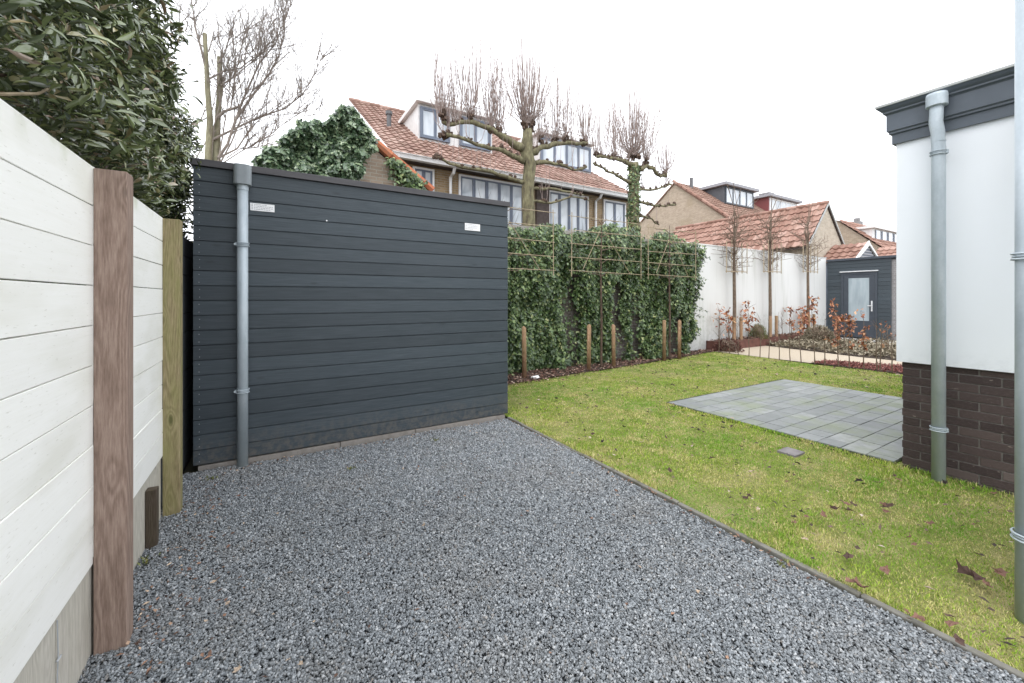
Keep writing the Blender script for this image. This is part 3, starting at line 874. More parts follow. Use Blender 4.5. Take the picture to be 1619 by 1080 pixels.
# ------------------------------------------------------------------ brick wall with ivy, and white wall
WY = 6.78
bw = empty('brick_wall', (6.3, WY, 0), 'old grey brick garden wall hidden under the hanging ivy', 'wall')
MB().box(2.4, 9.25, WY - .12, WY + .12, -.07, 2.72).build('wall', M['brick_old'], bw)
MB().box(2.38, 9.27, WY - .15, WY + .15, 2.72, 2.80).build('coping', M['concrete'], bw, bevel=.005)
ww = empty('garden_wall', (13.3, WY, 0), 'long white rendered garden wall behind the three trained trees', 'wall')
MB().box(9.271, 17.25, WY - .02, WY + .16, -.07, 2.83).build('wall', M['wall_white'], ww)
MB().box(9.271, 17.27, WY - .035, WY + .175, 2.83, 2.86).build('coping', M['wall_white'], ww, bevel=.004)

ivy = empty('ivy', (6.3, WY - .3, 0), 'thick dark green ivy hanging down over the brick wall', 'ivy')
def ivy_curtain(n, seed):
    r = np.random.default_rng(seed)
    x = r.uniform(2.3, 9.35, n); z = r.uniform(.0, 3.0, n)
    top = 2.83 + .20*vnoise(x*1.6, x*0+1, 3) + .12*vnoise(x*5, x*0+4, 5)
    ok = z < top
    # bulging curtains with gaps low down
    th = .13 + .26*(vnoise(x*1.6, z*.7 + 3, 7)+.4) + .22*vnoise(x*4.6, z*1.6, 8) + .10*np.clip(z-1.0, 0, 1.5)
    th += .10*np.exp(-((x-9.0)/.5)**2) + .10*vnoise(x*11, z*4, 41)
    gap = vnoise(x*2.1 + 5, z*.35, 15)
    ok &= ~((gap > .36) & (z < 1.7 + .6*vnoise(x*4, x*0, 6)) & (r.uniform(0,1,n) < .93))
    g1 = (np.abs(x - 6.50 - .05*np.sin(z*4)) < .27 - .08*(z/1.6)) & (z < 1.75 + .15*vnoise(x*6, x*0, 31)); ok &= ~(g1 & (r.uniform(0,1,n) < .975))
    g2 = (np.abs(x - 5.35) < .10) & (z < 1.2) & (z > .05); ok &= ~(g2 & (r.uniform(0,1,n) < .85))
    g3 = (np.abs(x - 7.2) < .22) & (z < 1.55) & (z > .75); ok &= ~(g3 & (r.uniform(0,1,n) < .8))
    edge = 9.18 + .12*vnoise(z*2.2, z*0+2, 77) + .18*np.exp(-((z-1.9)/.45)**2)
    ok &= x < edge
    th = np.clip(th, .05, .8)
    x, z, th = x[ok], z[ok], th[ok]; m = len(x)
    depth = th * (1 - np.abs(r.normal(0, .22, m)))
    pos = np.stack([x, WY - .13 - np.clip(depth, .01, 1), z], 1)
    ontop = z > 2.62
    pos[ontop, 1] += r.uniform(0, .45, ontop.sum())
    nrm = np.stack([r.normal(0, .55, m), -1 + r.normal(0, .3, m), .35 + r.normal(0, .45, m)], 1)
    tip = np.stack([r.normal(0, .7, m), -.35 + r.normal(0, .4, m), -.8 + r.normal(0, .45, m)], 1)
    L = r.uniform(.030, .080, m)
    return pos, tip, nrm, L, L * r.uniform(.75, 1.05, m)
me = leaf_mesh('leaves', *ivy_curtain(76000, 5), IVY)
link('leaves', me, M['ivy'], ivy)
# loose trailing shoots on the right side and on top
mb = MB(); rr = random.Random(8); tp = []
for i in range(90):
    if i < 30: s0 = Vector((9.15 + rr.uniform(-.1, .1), WY - .35 + rr.uniform(-.1, .1), rr.uniform(.8, 2.7))); dr = Vector((rr.uniform(.3, 1), rr.uniform(-.6, .2), rr.uniform(-.4, .5)))
    else: s0 = Vector((rr.uniform(2.6, 9.1), WY - .45 + rr.uniform(-.05, .1), rr.uniform(1.9, 2.8))); dr = Vector((rr.uniform(-.5, .5), rr.uniform(-.9, -.3), rr.uniform(-.3, .9)))
    L = rr.uniform(.15, .42); p1 = s0 + dr.normalized()*L*.5; p2 = s0 + dr.normalized()*L + Vector((0, 0, -.05))
    MB().tube([s0, p1, p2], [.003, .0025, .0015], 4, cap=False).build('stem', M['bark_pale'], ivy)
    for k in range(int(L*26)): t = rr.uniform(.2, 1.05); tp.append(s0.lerp(p2, t))
tp = np.array([tuple(p) for p in tp]); m = len(tp)
link('leaves', leaf_mesh('leaves', tp, np.stack([rng.normal(.2,.6,m), rng.normal(-.4,.5,m), rng.normal(-.4,.5,m)],1),
     np.stack([rng.normal(0,.5,m), np.full(m,-.7), rng.normal(.5,.4,m)],1), rng.uniform(.03,.06,m), rng.uniform(.03,.055,m), IVY), M['ivy_light'], ivy)

# leaf litter under the ivy
n = 5200
x = rng.uniform(2.45, 10.0, n); y = 5.60 + (x - 2.45)*.118 + rng.uniform(-.10, .75, n)**1.0 - .08*np.abs(rng.normal(0, 1, n))
ok = y < WY - .1; x, y = x[ok], y[ok]; n = len(x)
me = leaf_mesh('leaf_litter', np.stack([x, y, rng.uniform(.008, .035, n)], 1), np.stack([rng.normal(0,1,n), rng.normal(0,1,n), rng.normal(0,.25,n)],1),
     np.stack([rng.normal(0,.35,n), rng.normal(0,.35,n), np.ones(n)],1), rng.uniform(.025,.065,n), rng.uniform(.02,.04,n), OVAL)
tag(link('leaf_litter', me, M['litter']), 'reddish brown fallen leaves lying in the strip below the ivy', 'leaf litter', kind='stuff')
pp_ = P(846, 600, 5.82)
o = MB().blob((pp_.x, 5.8, .03), .06, 4, 1.4, .8, .45, .3).build('crumpled_paper', M['sign_white'])
tag(o, 'crumpled white scrap at the foot of the ivy near the shed', 'litter')

# ------------------------------------------------------------------ trained young trees with bamboo frames, before the ivy
def trained_tree(xc, x0, x1, yc, stakes, label, zs=(1.90, 2.16, 2.42, 2.68, 2.94), diag=True):
    t = empty('trained_tree', (xc, yc, 0), label, 'tree', 'young trees trained flat on bamboo frames before the ivy')
    rr = random.Random(int(xc*10))
    mb = MB(); mb.tube([(xc, yc, -.05), (xc + .01, yc, .9), (xc - .012, yc, 1.9), (xc + .01, yc, 2.6), (xc, yc, 3.05)], [.024, .021, .017, .011, .005], 8)
    mb.build('trunk', M['bark_dark'], t)
    mb = MB(); yf = yc - .05
    for z in zs:
        dz = rr.uniform(-.015, .015)
        mb.tube([(x0 - rr.uniform(.02,.07), yf, z + dz), (x1 + rr.uniform(.02,.07), yf, z - dz)], .0068, 6)
    for x in (x0, x1): mb.tube([(x, yf - .015, zs[0] - .10), (x + rr.uniform(-.01,.01), yf - .015, zs[-1] + .06)], .0075, 6)
    if diag:
        mb.tube([(xc - .06, yf + .016, zs[-1] - .22), (xc - (xc - x0)*.62, yf + .016, zs[0] + .05)], .0062, 6)
        mb.tube([(xc + .06, yf + .016, zs[-1] - .22), (xc + (x1 - xc)*.72, yf + .016, zs[0])], .0062, 6)
    mb.build('bamboo_frame', M['bamboo'], t)
    mb = MB()
    for z in zs:
        for sgn in (-1, 1):
            L = rr.uniform(.5, .95)*(x1 - x0)/2; pts = [Vector((xc, yc, z - .08))]
            for k in range(1, 6): pts.append(Vector((xc + sgn*L*k/5, yc - .02 + rr.uniform(-.02,.02), z - .02 + rr.uniform(-.03,.03) + .02*k/5)))
            mb.tube(pts, [.009,.008,.007,.006,.004,.002], 5)
            for k in range(5):
                p = pts[1 + k % 5]; mb.tube([p, p + Vector((rr.uniform(-.1,.1), rr.uniform(-.15,.05), rr.uniform(.03,.22)))], [.003, .0012], 4, cap=False)
    mb.build('crown', M['sapling'], t)
    for sx in stakes:
        mb = MB(); hz = .87 + rr.uniform(-.02,.03)
        mb.tube([(sx, yc - .03, -.07), (sx + rr.uniform(-.015,.015), yc - .03, hz - .012), (sx, yc - .03, hz)], [.040, .039, .032], 12)
        smooth_sides(mb.build('stake', M['stake'], t))
    return t
trained_tree(3.42, 2.75, 4.40, 5.98, [3.05, 3.80], 'young trained tree beside the shed corner, one stake showing')
trained_tree(5.62, 4.82, 6.68, 5.98, [5.27, 5.93], 'middle trained tree before the ivy with two stakes and a wide frame')
trained_tree(7.80, 7.02, 8.66, 6.08, [7.58, 8.10], 'trained tree before the ivy nearest the white wall')

# ------------------------------------------------------------------ three trained trees before the white wall
def wall_tree(px, halfw, yc, label):
    xc = P(px, 471, yc).x
    t = empty('espalier_tree', (xc, yc, .2), label, 'tree', 'slim trees with small bamboo frames before the white wall')
    rr = random.Random(int(px))
    MB().tube([(xc, yc, .15), (xc + .01, yc, 1.2), (xc - .01, yc, 2.2), (xc + .01, yc, 3.0), (xc, yc, 3.9)], [.055,.046,.040,.030,.010], 8).build('trunk', M['sapling'], t)
    mb = MB(); zb, zt = 2.10, 2.90 + (.12 if px > 1200 else 0)
    sc_ = P(px, 471, yc); dd = SN*sc_.x + CS*yc
    zb = CAM_H + (471 - 430)/FPX*dd; zt = CAM_H + (471 - 387)/FPX*dd
    mb.tube([(xc - halfw, yc - .06, zb), (xc + halfw, yc - .06, zb + .01)], .013, 5)
    for k in range(5):
        x = xc - halfw + 2*halfw*k/4
        mb.tube([(x, yc - .075, zb - .04), (x + rr.uniform(-.01,.01), yc - .075, zt + rr.uniform(-.03,.12))], .011, 5)
    mb.build('bamboo_frame', M['bamboo'], t)
    mb = MB()
    for k in range(75):
        z = rr.uniform(zb, zt + .75); a = rr.uniform(0, 6.28); L = rr.uniform(.3, .85)
        dr = Vector((math.cos(a)*1.2, math.sin(a)*.45, rr.uniform(-.15, .75))).normalized()
        p0 = Vector((xc, yc, z)); p1 = p0 + dr*L*.5; p2 = p0 + dr*L + Vector((0,0,.08*rr.uniform(-1,1.5)))
        mb.tube([p0, p1, p2], [.009,.006,.004], 4, cap=False)
        for q in range(3):
            s = p0.lerp(p2, rr.uniform(.3,1)); mb.tube([s, s + Vector((rr.uniform(-.2,.2), rr.uniform(-.1,.1), rr.uniform(.0,.25)))], [.005,.002], 3, cap=False)
    for k in range(4):
        mb.tube([(xc, yc, 3.0), (xc + rr.uniform(-.25,.25), yc, 3.6), (xc + rr.uniform(-.45,.45), yc, rr.uniform(4.2, 5.0))], [.012,.009,.006], 4, cap=False)
    mb.build('crown', M['sapling'], t)
    for sx in (-.22, .12):
        mb = MB(); mb.tube([(xc + sx, yc - .12, .12), (xc + sx, yc - .12, .86)], .042, 10); mb.build('stake', M['stake'], t)
    return t
wall_tree(1161, .50, 6.56, 'slim framed tree before the white wall, nearest the ivy')
wall_tree(1217.5, .50, 6.56, 'middle of the slim framed trees before the white wall')
wall_tree(1277.5, .50, 6.56, 'slim framed tree before the white wall, nearest the small shed')

# corten edge of the raised bed
rb = MB().box(10.17, 17.2, 6.395, 6.412, -.05, .235); rb.box(10.17, 10.187, 6.4125, 6.75, -.05, .235)
tag(rb.build('bed_edging', M['corten'], bevel=.002), 'low rusty steel edging of the raised bed below the white wall', 'edging')
# ground cover (stuff)
def cover(name, n, xr, yr, z0, z1, mat, label, size, tmpl=OVAL, poly=None, cat='plants', up=.6):
    x = rng.uniform(*xr, n); y = rng.uniform(*yr, n)
    if poly is not None: k = in_poly(x, y, poly); x, y = x[k], y[k]
    m = len(x); z = z0 + (z1 - z0) * rng.uniform(0, 1, m) * np.clip(.65 + .6*vnoise(x*1.5, y*1.5, 3), .1, 1.3)
    me = leaf_mesh(name, np.stack([x, y, z], 1), np.stack([rng.normal(0,1,m), rng.normal(0,1,m), rng.normal(up*.5,.5,m)],1),
        np.stack([rng.normal(0,.6,m), rng.normal(0,.6,m), np.ones(m)],1), rng.uniform(.6,1.4,m)*size, rng.uniform(.5,.9,m)*size*.7, tmpl)
    tag(link(name, me, mat), label, cat, kind='stuff')
cover('ground_cover', 15000, (12.1, 15.7), (1.0, 6.4), .0, .20, M['ground_cover'], 'low dry grey brown ground cover filling the bed beyond the path', .085, poly=[(12.15,1.0),(15.6,1.0),(15.6,6.4),(12.5,6.4),(12.05,4.0)])
cover('bark_chips', 9000, (9.95, 11.1), (.5, 4.2), .005, .05, M['red_bark'], 'red brown bark chips in the bed behind the thin beech stems', .045, poly=[(9.98,.5),(11.0,.5),(11.05,3.0),(10.62,4.1),(9.98,4.2)], cat='bark chips', up=.1)
cover('bed_litter', 1500, (10.2, 16.5), (6.43, 6.72), .205, .27, M['litter'], 'brown leaf litter on the raised bed soil', .06, cat='leaf litter')

# ------------------------------------------------------------------ beech saplings along the lawn edge
def sapling(x, y, h, lean, leaves, seed, label, group, z0=0.0, leaf_z=.45, spread=.16, r0=.011, name='beech_sapling', lsize=.09, twigs=9, lmat='rusty'):
    rr = random.Random(seed); t = empty(name, (x, y, z0), label, 'shrub' if name != 'beech_sapling' else 'sapling', group)
    mb = MB(); pts = []
    for k in range(6):
        f = k/5; pts.append(Vector((x + lean*f*f + rr.uniform(-.012,.012), y + lean*f*.6 + rr.uniform(-.012,.012), z0 - .02 + h*f)))
    mb.tube(pts, [r0, r0*.9, r0*.78, r0*.6, r0*.4, r0*.18], 6)
    tips = []
    for k in range(twigs):
        f = rr.uniform(leaf_z - .1, 1); i = min(4, int(f*5)); p0 = pts[i].lerp(pts[i+1], f*5 - i)
        dr = Vector((rr.uniform(-1,1), rr.uniform(-1,1), rr.uniform(.3,1.6))).normalized()
        p1 = p0 + dr*spread*rr.uniform(.6,1.5); mb.tube([p0, p0.lerp(p1,.5) + Vector((0,0,.01)), p1], [r0*.4, r0*.3, r0*.12], 4, cap=False)
        tips.append((p0, p1))
    mb.build('stem', M['sapling'], t)
    if leaves:
        L = []
        for k in range(int(leaves*1.5)):
            a, b = rr.choice(tips); q = a.lerp(b, rr.uniform(.25,1.1)); L.append((q.x + rr.uniform(-.03,.03), q.y + rr.uniform(-.03,.03), q.z + rr.uniform(-.03,.03)))
        L = np.array(L); m = len(L); g_ = np.random.default_rng(seed)
        me = leaf_mesh('leaves', L, np.stack([g_.normal(0,.7,m), g_.normal(0,.7,m), g_.normal(-.5,.6,m)],1), np.stack([g_.normal(0,.8,m), g_.normal(-.3,.8,m), g_.normal(.3,.8,m)],1),
             g_.uniform(.6,1.2,m)*lsize, g_.uniform(.6,1.2,m)*lsize*.6, OVAL)
        link('leaves', me, M[lmat], t)
    return t
edge_px = [1136, 1153, 1167, 1184, 1202, 1216, 1232, 1249, 1266, 1288, 1304.5, 1325, 1343, 1367, 1387, 1391.5, 1411]
leafy = {1266: ('small rusty leaved beech sapling at the lawn edge before the beige path', 34), 1325: ('fullest rusty leaved beech sapling at the lawn edge before the small shed door', 60),
         1343: ('leaning rusty leaved beech sapling just right of the fullest one', 42), 1367: ('rusty leaved beech sapling before the right side of the shed door', 36)}
for i, px in enumerate(edge_px):
    a = (px - 809.5)/FPX; X = 9.92; t_ = X/(SN + a*CS); Y = (CS - a*SN)*t_
    if px in leafy:
        sapling(X, Y, random.Random(px).uniform(1.0, 1.15), .06, leafy[px][1], px*2, leafy[px][0], 'young beech stems along the lawn edge')
    else:
        sapling(X, Y, random.Random(px*3).uniform(.75, 1.1), random.Random(int(px)).uniform(-.08, .1), 0, int(px*2), 'thin bare young beech stem at the far lawn edge', 'young beech stems along the lawn edge', twigs=4)
# shrubs in the raised bed
bed = [(1152, 6.50, .85, 44, 'copper leaved shrub at the foot of the slim tree nearest the ivy'),
       (1138, 6.52, .80, 14, 'sparse reddish shrub at the left end of the raised bed'),
       (1184, 6.55, .95, 46, 'copper leaved shrub left of the round box bush'),
       (1251, 6.53, .98, 30, 'narrow rusty shrub between the middle and right slim trees'),
       (1271, 6.50, .90, 90, 'dense copper leaved shrub below the slim tree nearest the small shed'),
       (1283, 6.46, 1.15, 60, 'tall copper leaved shrub left of the small shed'),
       (1170, 6.58, .75, 8, 'bare twiggy shrub beside the copper shrub left of the box bush'),
       (1237, 6.58, .75, 0, 'thin greenish twiggy shrub right of the middle slim tree')]
for k, (px, y, h, lv, lb) in enumerate(bed):
    X = P(px, 471, y).x
    sapling(X, y, h, .03, lv, 900 + k, lb, 'shrubs in the raised bed', z0=.2, leaf_z=.35, spread=.20, name='bed_shrub', lsize=.12, twigs=14, r0=.012)
for k, (px, X, h, lv, lb) in enumerate([(1335, 13.2, .95, 0, 'bare twiggy shrub in the bed before the shed door'), (1404, 13.0, .8, 12, 'sparse rusty shrub in the bed at the corner of the small shed'), (1322, 13.8, 1.15, 90, 'broad rusty shrub in the bed before the shed door')]):
    a = (px - 809.5)/FPX; t_ = X/(SN + a*CS)
    sapling(X, (CS - a*SN)*t_, h, .05, lv, 950 + k, lb, 'shrubs in the far bed', leaf_z=.35, spread=.22, name='bed_shrub', lsize=.11, twigs=14)
# round box bush and dry tuft
def bush(name, c, r, sz, n, mat, label, lsize, cat='shrub', up=0.5):
    t = empty(name, c, label, cat)
    v = norm(rng.normal(0, 1, (n, 3))); v[:, 2] = np.abs(v[:, 2]); rad = r*rng.uniform(.72, 1.04, n)
    pos = v*rad[:, None]*np.array([1,1,sz]) + np.array(c)
    me = leaf_mesh('foliage', pos, v + rng.normal(0,.5,(n,3)) + np.array([0,0,up]), rng.normal(0,1,(n,3)), rng.uniform(.6,1.3,n)*lsize, rng.uniform(.5,1,n)*lsize*.6, OVAL)
    link('foliage', me, mat, t)
    MB().blob((c[0], c[1], c[2] + r*sz*.35), r*.62, 3, 1, 1, sz).build('inner_twigs', M['sapling'], t)
bush('box_bush', (P(1201, 471, 6.48).x, 6.52, .2), .24, 1.75, 1500, M['box_leaf'], 'small cone shaped olive green box bush on the raised bed', .035)
bush('dry_bush', (14.2, 5.75, .05), .42, 1.15, 1500, M['ground_cover'], 'tan dry rounded bush left of the small shed', .07)
bush('low_bush', (10.35, 6.25, .0), .34, .9, 900, leafmat('dark_red_leaf', [(0,(.05,.02,.018)),(1,(.20,.09,.07))], .7), 'low dark reddish bush between the ivy and the rusty edging', .06)

# ------------------------------------------------------------------ small charcoal shed at the garden end
s2 = empty('small_shed', (18.4, 5.8, 0), 'small charcoal shed with a glazed door at the end of the garden', 'shed')
F2X = 17.3; Ya, Yb = 4.98, 6.74
mb = MB(); n2 = 21
for i in range(n2):
    z0 = .03 + i*.127; z1 = z0 + .127
    mb.box(F2X, F2X + .03, Ya, Yb, z0 + .003, z1 - .003)
mb.build('front_cladding', M['charcoal'], s2, bevel=.003)
MB().box(F2X + .031, 19.6, Ya + .03, Yb - .01, -.05, 2.70).build('core', M['dark_stain'], s2)
MB().box(F2X + .04, 19.6, Ya - .11, Ya + .029, -.05, 2.66).build('side_wall', M['brick_grey'], s2)
MB().box(F2X - .04, 19.7, Ya - .14, Yb + .02, 2.702, 2.78).build('roof_trim', M['dark_sash'], s2, bevel=.004)
dy0, dy1 = 5.40, 6.25
dr_ = MB()
dr_.box(F2X - .03, F2X - .001, dy0 - .07, dy0, .05, 2.20); dr_.box(F2X - .03, F2X - .001, dy1, dy1 + .07, .05, 2.20); dr_.box(F2X - .03, F2X - .001, dy0 - .07, dy1 + .07, 2.2005, 2.27)
dr_.build('door_frame', M['dark_sash'], s2, bevel=.003)
door = MB().box(F2X - .022, F2X - .002, dy0 + .003, dy1 - .003, .06, .62).box(F2X - .022, F2X - .002, dy0 + .003, dy0 + .14, .621, 2.195).box(F2X - .022, F2X - .002, dy1 - .14, dy1 - .003, .621, 2.195).box(F2X - .022, F2X - .002, dy0 + .141, dy1 - .141, 2.08, 2.195).build('door', M['dark_sash'], s2, bevel=.002)
child_of(door, 'glass_pane', MB().box(F2X - .016, F2X - .006, dy0 + .141, dy1 - .141, .622, 2.079), M['frosted'])
child_of(door, 'handle', MB().box(F2X - .035, F2X - .023, dy0 + .05, dy0 + .09, .95, 1.30).box(F2X - .07, F2X - .05, dy0 + .05, dy0 + .17, 1.12, 1.15), M['steel'], bevel=.003)
MB().box(F2X - .07, F2X - .001, dy0 - .10, dy1 + .10, 2.29, 2.325).build('drip_rail', M['steel'], s2, bevel=.003)

# ------------------------------------------------------------------ roofs
def tile_roof(O, U, Vv, width, length, tw, tl, clip=None, seed=0, amp=.030):
    """pantiles: O eaves corner, U unit along the eaves, Vv unit up the slope"""
    O = np.array(O, float); U = np.array(U, float); Vv = np.array(Vv, float); Nn = np.cross(U, Vv)
    if Nn[2] < 0: Nn = -Nn
    nu = max(1, int(round(width/tw))); nv = max(1, int(round(length/tl))); tw = width/nu; tl = length/nv
    prof = [(0, .55), (.16, 1.0), (.34, .72), (.55, .12), (.8, .0), (1.03, .55)]
    k = len(prof); r_ = np.random.default_rng(seed)
    I, J = np.meshgrid(np.arange(nu), np.arange(nv)); I = I.ravel(); J = J.ravel()
    if clip is not None:
        kk = np.array([clip((i + .5)*tw, (j + .5)*tl) for i, j in zip(I, J)]); I, J = I[kk], J[kk]
    n = len(I)
    pu = np.array([p[0] for p in prof]); ph = np.array([p[1] for p in prof]) * amp
    jit = r_.normal(0, .004, n); jv = r_.normal(0, .006, n)
    rows = []
    for (vv, hh) in ((-.06, .012), (-.06, .058 if tw > .25 else .045), (1.0, .012)):
        u = (I[:, None] + pu[None]) * tw
        v = np.broadcast_to(((J + vv) * tl + jv)[:, None], u.shape)
        h = ph[None] + hh + jit[:, None]
        if hh == .012 and vv < 0: h = ph[None]*0 + .0 + ph[None]*.9 + jit[:, None]
        rows.append(O + u[..., None]*U + v[..., None]*Vv + h[..., None]*Nn)
    V = np.stack(rows, 1).reshape(n, 3*k, 3)
    f = []
    for r0 in (0, 1):
        for q in range(k - 1): f.append((r0*k + q, r0*k + q + 1, (r0+1)*k + q + 1, (r0+1)*k + q))
    f = np.array(f); F = (f[None] + (np.arange(n)*3*k)[:, None, None]).reshape(-1, 4)
    return V.reshape(-1, 3), F
def add_roof(name, mat, parent, *a, **k):
    V, F = tile_roof(*a, **k); me = quick_mesh(name, V, [F]); o = link(name, me, mat, parent)
    me.polygons.foreach_set("use_smooth", [False]*len(me.polygons)); return o

def window(parent, x0, x1, z0, z1, yf, panes, name='window', outer='white_paint', sash='grey_sash', thick=.07):
    """window in a wall facing -Y: outer frame, one sash with glass per pane"""
    mb = MB(); t = .055
    mb.box(x0, x1, yf - thick, yf - .001, z0, z0 + t); mb.box(x0, x1, yf - thick, yf - .001, z1 - t, z1)
    mb.box(x0, x0 + t, yf - thick, yf - .001, z0 + t, z1 - t); mb.box(x1 - t, x1, yf - thick, yf - .001, z0 + t, z1 - t)
    w = (x1 - x0 - 2*t) / panes
    o = mb.build(name, M[outer], parent, bevel=.004)
    sb = MB(); gb = MB()
    for i in range(panes):
        a = x0 + t + i*w + .004; b = a + w - .008; s = .042
        sb.box(a, b, yf - thick + .012, yf - .004, z0 + t, z0 + t + s); sb.box(a, b, yf - thick + .012, yf - .004, z1 - t - s, z1 - t)
        sb.box(a, a + s, yf - thick + .012, yf - .004, z0 + t + s, z1 - t - s); sb.box(b - s, b, yf - thick + .012, yf - .004, z0 + t + s, z1 - t - s)
        gb.box(a + s, b - s, yf - .030, yf - .010, z0 + t + s, z1 - t - s)
    return o, sb, gb

# terraced houses behind the pollarded trees
def terrace(x0, x1, label, dorm, wins, pipes, verge_left, seed, panel=None):
    YE, ZE, SL, YR = 10.45, 5.12, .628, 16.6
    h = empty('terraced_house', ((x0+x1)/2, 14, 0), label, 'house', 'terraced houses behind the garden wall')
    off = h
    yw = 10.72
    MB().box(x0, x1, yw, 20, -.07, 5.20).build('wall', M['brick_yellow'], h)
    zr = ZE + SL*(YR - YE)
    # gable infill
    MB().prism([(yw + .01, 5.201), (20, 5.201), (20, 6.2), (YR, zr - .14), (yw + .01, ZE + SL*(yw - YE) - .05)], 'x', x0 + .05, x1 - .05).build('gable', M['brick_yellow'], h)
    ln = math.hypot(1, SL); Vv = (0, 1/ln, SL/ln); length = (YR - YE) * ln
    rf = add_roof('roof', M['tile_red'], h, (x0 - .06, YE, ZE), (1,0,0), Vv, x1 - x0 + (.12 if verge_left else .06), length, .235, .35, seed=seed)
    child_of(rf, 'roof_slab', MB().prism([(YE, ZE - .03), (YR, zr - .03), (YR + 6.5, zr - 3.9), (YR + 6.5, zr - 4.0), (YR, zr - .12), (YE, ZE - .12)], 'x', x0 - .05, x1 + .02), M['brown_panel'])
    mb = MB(); x = x0 - .06
    while x < x1:
        e = min(x + .38, x1 + .02); mb.tube([(x, YR, zr + .03), (e + .02, YR, zr + .045)], .11, 8); x = e
    child_of(rf, 'ridge', mb, M['tile_red'])
    if verge_left:
        MB().prism([(YE - .05, ZE - .10), (YR, zr - .10), (YR, zr + .05), (YE - .05, ZE + .05)], 'x', x0 - .10, x0 - .065).build('verge_board', M['white_paint'], h)
    # gutter and soffit
    mb = MB(); mb.prism([(YE - .16, 4.98), (YE - .02, 4.98), (YE + .0, 5.10), (YE - .20, 5.10), (YE - .20, 5.085), (YE - .17, 5.08)], 'x', x0, x1)
    mb.build('gutter', M['white_paint'], h)
    MB().box(x0, x1, YE - .01, yw - .001, 4.985, 5.03).build('soffit', M['brown_panel'], h)
    for px in pipes:
        X = P(px, 471, yw - .1).x
        mb = MB(); mb.tube([(X, YE - .1, 4.98), (X, YE - .02, 4.85), (X, yw - .07, 4.78), (X, yw - .07, 0)], .045, 8); mb.build('downpipe', M['white_paint'], h)
    for (a, b, z0, z1, n) in wins:
        xa, xb = P(a, 471, yw - .07).x, P(b, 471, yw - .07).x
        o, sb, gb = window(h, xa, xb, z0, z1, yw, n)
        child_of(o, 'sash', sb, M['grey_sash']); child_of(o, 'pane', gb, M['glass'])
    if panel:
        xa, xb = P(panel[0], 471, yw).x, P(panel[1], 471, yw).x
        MB().box(xa, xb, yw - .10, yw - .001, 2.2, 4.9).build('bay_panel', M['brown_panel'], h, bevel=.005)
    dx0, dx1, panes_list = dorm
    yd = 12.45; zb = ZE + SL*(yd - YE) + .05; zt = 7.62
    yb = YE + (zt - ZE)/SL
    d = MB().prism([(yd + .001, zb - .5), (yd + .001, zt - .12), (yb + .3, zt - .12)], 'x', dx0 + .02, dx1 - .02).build('dormer', M['cladding_white'], h)
    child_of(d, 'dormer_roof', MB().box(dx0 - .10, dx1 + .10, yd - .22, yb + .25, zt - .11, zt + .03), M['cladding_white'], bevel=.008)
    child_of(d, 'dormer_front', MB().box(dx0, dx1, yd - .03, yd, zb - .12, zt - .115), M['cladding_white'])
    child_of(d, 'roof_rail', MB().tube([(dx0 + .1, yd - .1, zt + .20), (dx1 - .1, yd - .1, zt + .20)], .012, 5), M['roofing_grey'])
    for (a, b, n) in panes_list:
        xa, xb = dx0 + a*(dx1 - dx0), dx0 + b*(dx1 - dx0)
        w_, sb, gb = window(None, xa, xb, zb + .02, zt - .20, yd - .03, n, outer='grey_sash')
        w_.parent = d
        ms = len(sb.v); 
        w2 = sb.build('sash', M['grey_sash']); w2.parent = d
        g2_ = gb.build('pane', M['glass']); g2_.parent = d
    return h
h1 = terrace(2.64, 7.35, 'red tiled brick house with a long white dormer, left one behind the pollard trees', (3.97, 6.60, [(.02, .40, 2), (.53, .97, 2)]),
        [(653, 687, 3.55, 4.93, 2), (726, 830, 3.5, 4.93, 5)], [713], True, 1)
h2 = terrace(7.352, 11.55, 'red tiled brick house with the dormer between the two pollard trees', (8.55, 11.10, [(.03, .99, 4)]),
        [(868, 931, 3.2, 4.90, 4), (955, 990, 3.35, 4.90, 2)], [943], False, 2, panel=(846, 866))
# small vent pipe on the left roof
vp = P(615, 205, 13.3); zr_ = 5.12 + .628*(13.3 - 10.45)
mb = MB(); mb.tube([(vp.x, 13.3, zr_ - .1), (vp.x, 13.3, zr_ + .42)], .075, 8); mb.tube([(vp.x, 13.3, zr_ + .42), (vp.x, 13.3, zr_ + .52)], .11, 8)
mb.build('vent_pipe', M['chimney_pot'], h1)

# gabled garage half covered by ivy
ga = empty('brick_garage', (1.15, 9, 0), 'gabled yellow brick garage with orange verge tiles, half under ivy', 'garage')
ax_, az_ = 1.10, 4.50
MB().prism([(-.26, -.07), (2.56, -.07), (2.56, 3.42), (ax_, 4.40), (-.26, 3.42)], 'y', 7.5, 9.6).build('wall', M['brick_pale'], ga)
for sg, xe in ((1, 2.66), (-1, -.20)):
    ze_ = 3.46 if sg > 0 else 3.30
    ln = math.hypot(xe - ax_, az_ - ze_ - .02); U = (0, 1, 0); Vv = ((ax_ - xe)/ln, 0, (az_ - ze_ - .02)/ln)
    rf = add_roof('roof', M['tile_orange'], ga, (xe, 7.46, ze_), U, Vv, 2.2, ln, .235, .33, seed=4 + sg)
    mb = MB(); n_ = 6
    for k in range(n_):
        a0 = k/n_; a1 = (k + 1.08)/n_
        p0 = Vector((xe + (ax_ - xe)*a0, 7.46, 3.46 + (az_ - 3.46)*a0)); p1 = Vector((xe + (ax_ - xe)*a1, 7.46, 3.46 + (az_ - 3.46)*a1 + .015))
        mb.tube([p0, p1], [.088, .075], 8)
    if sg > 0: child_of(rf, 'verge_tiles', mb, M['verge'], smooth=False)
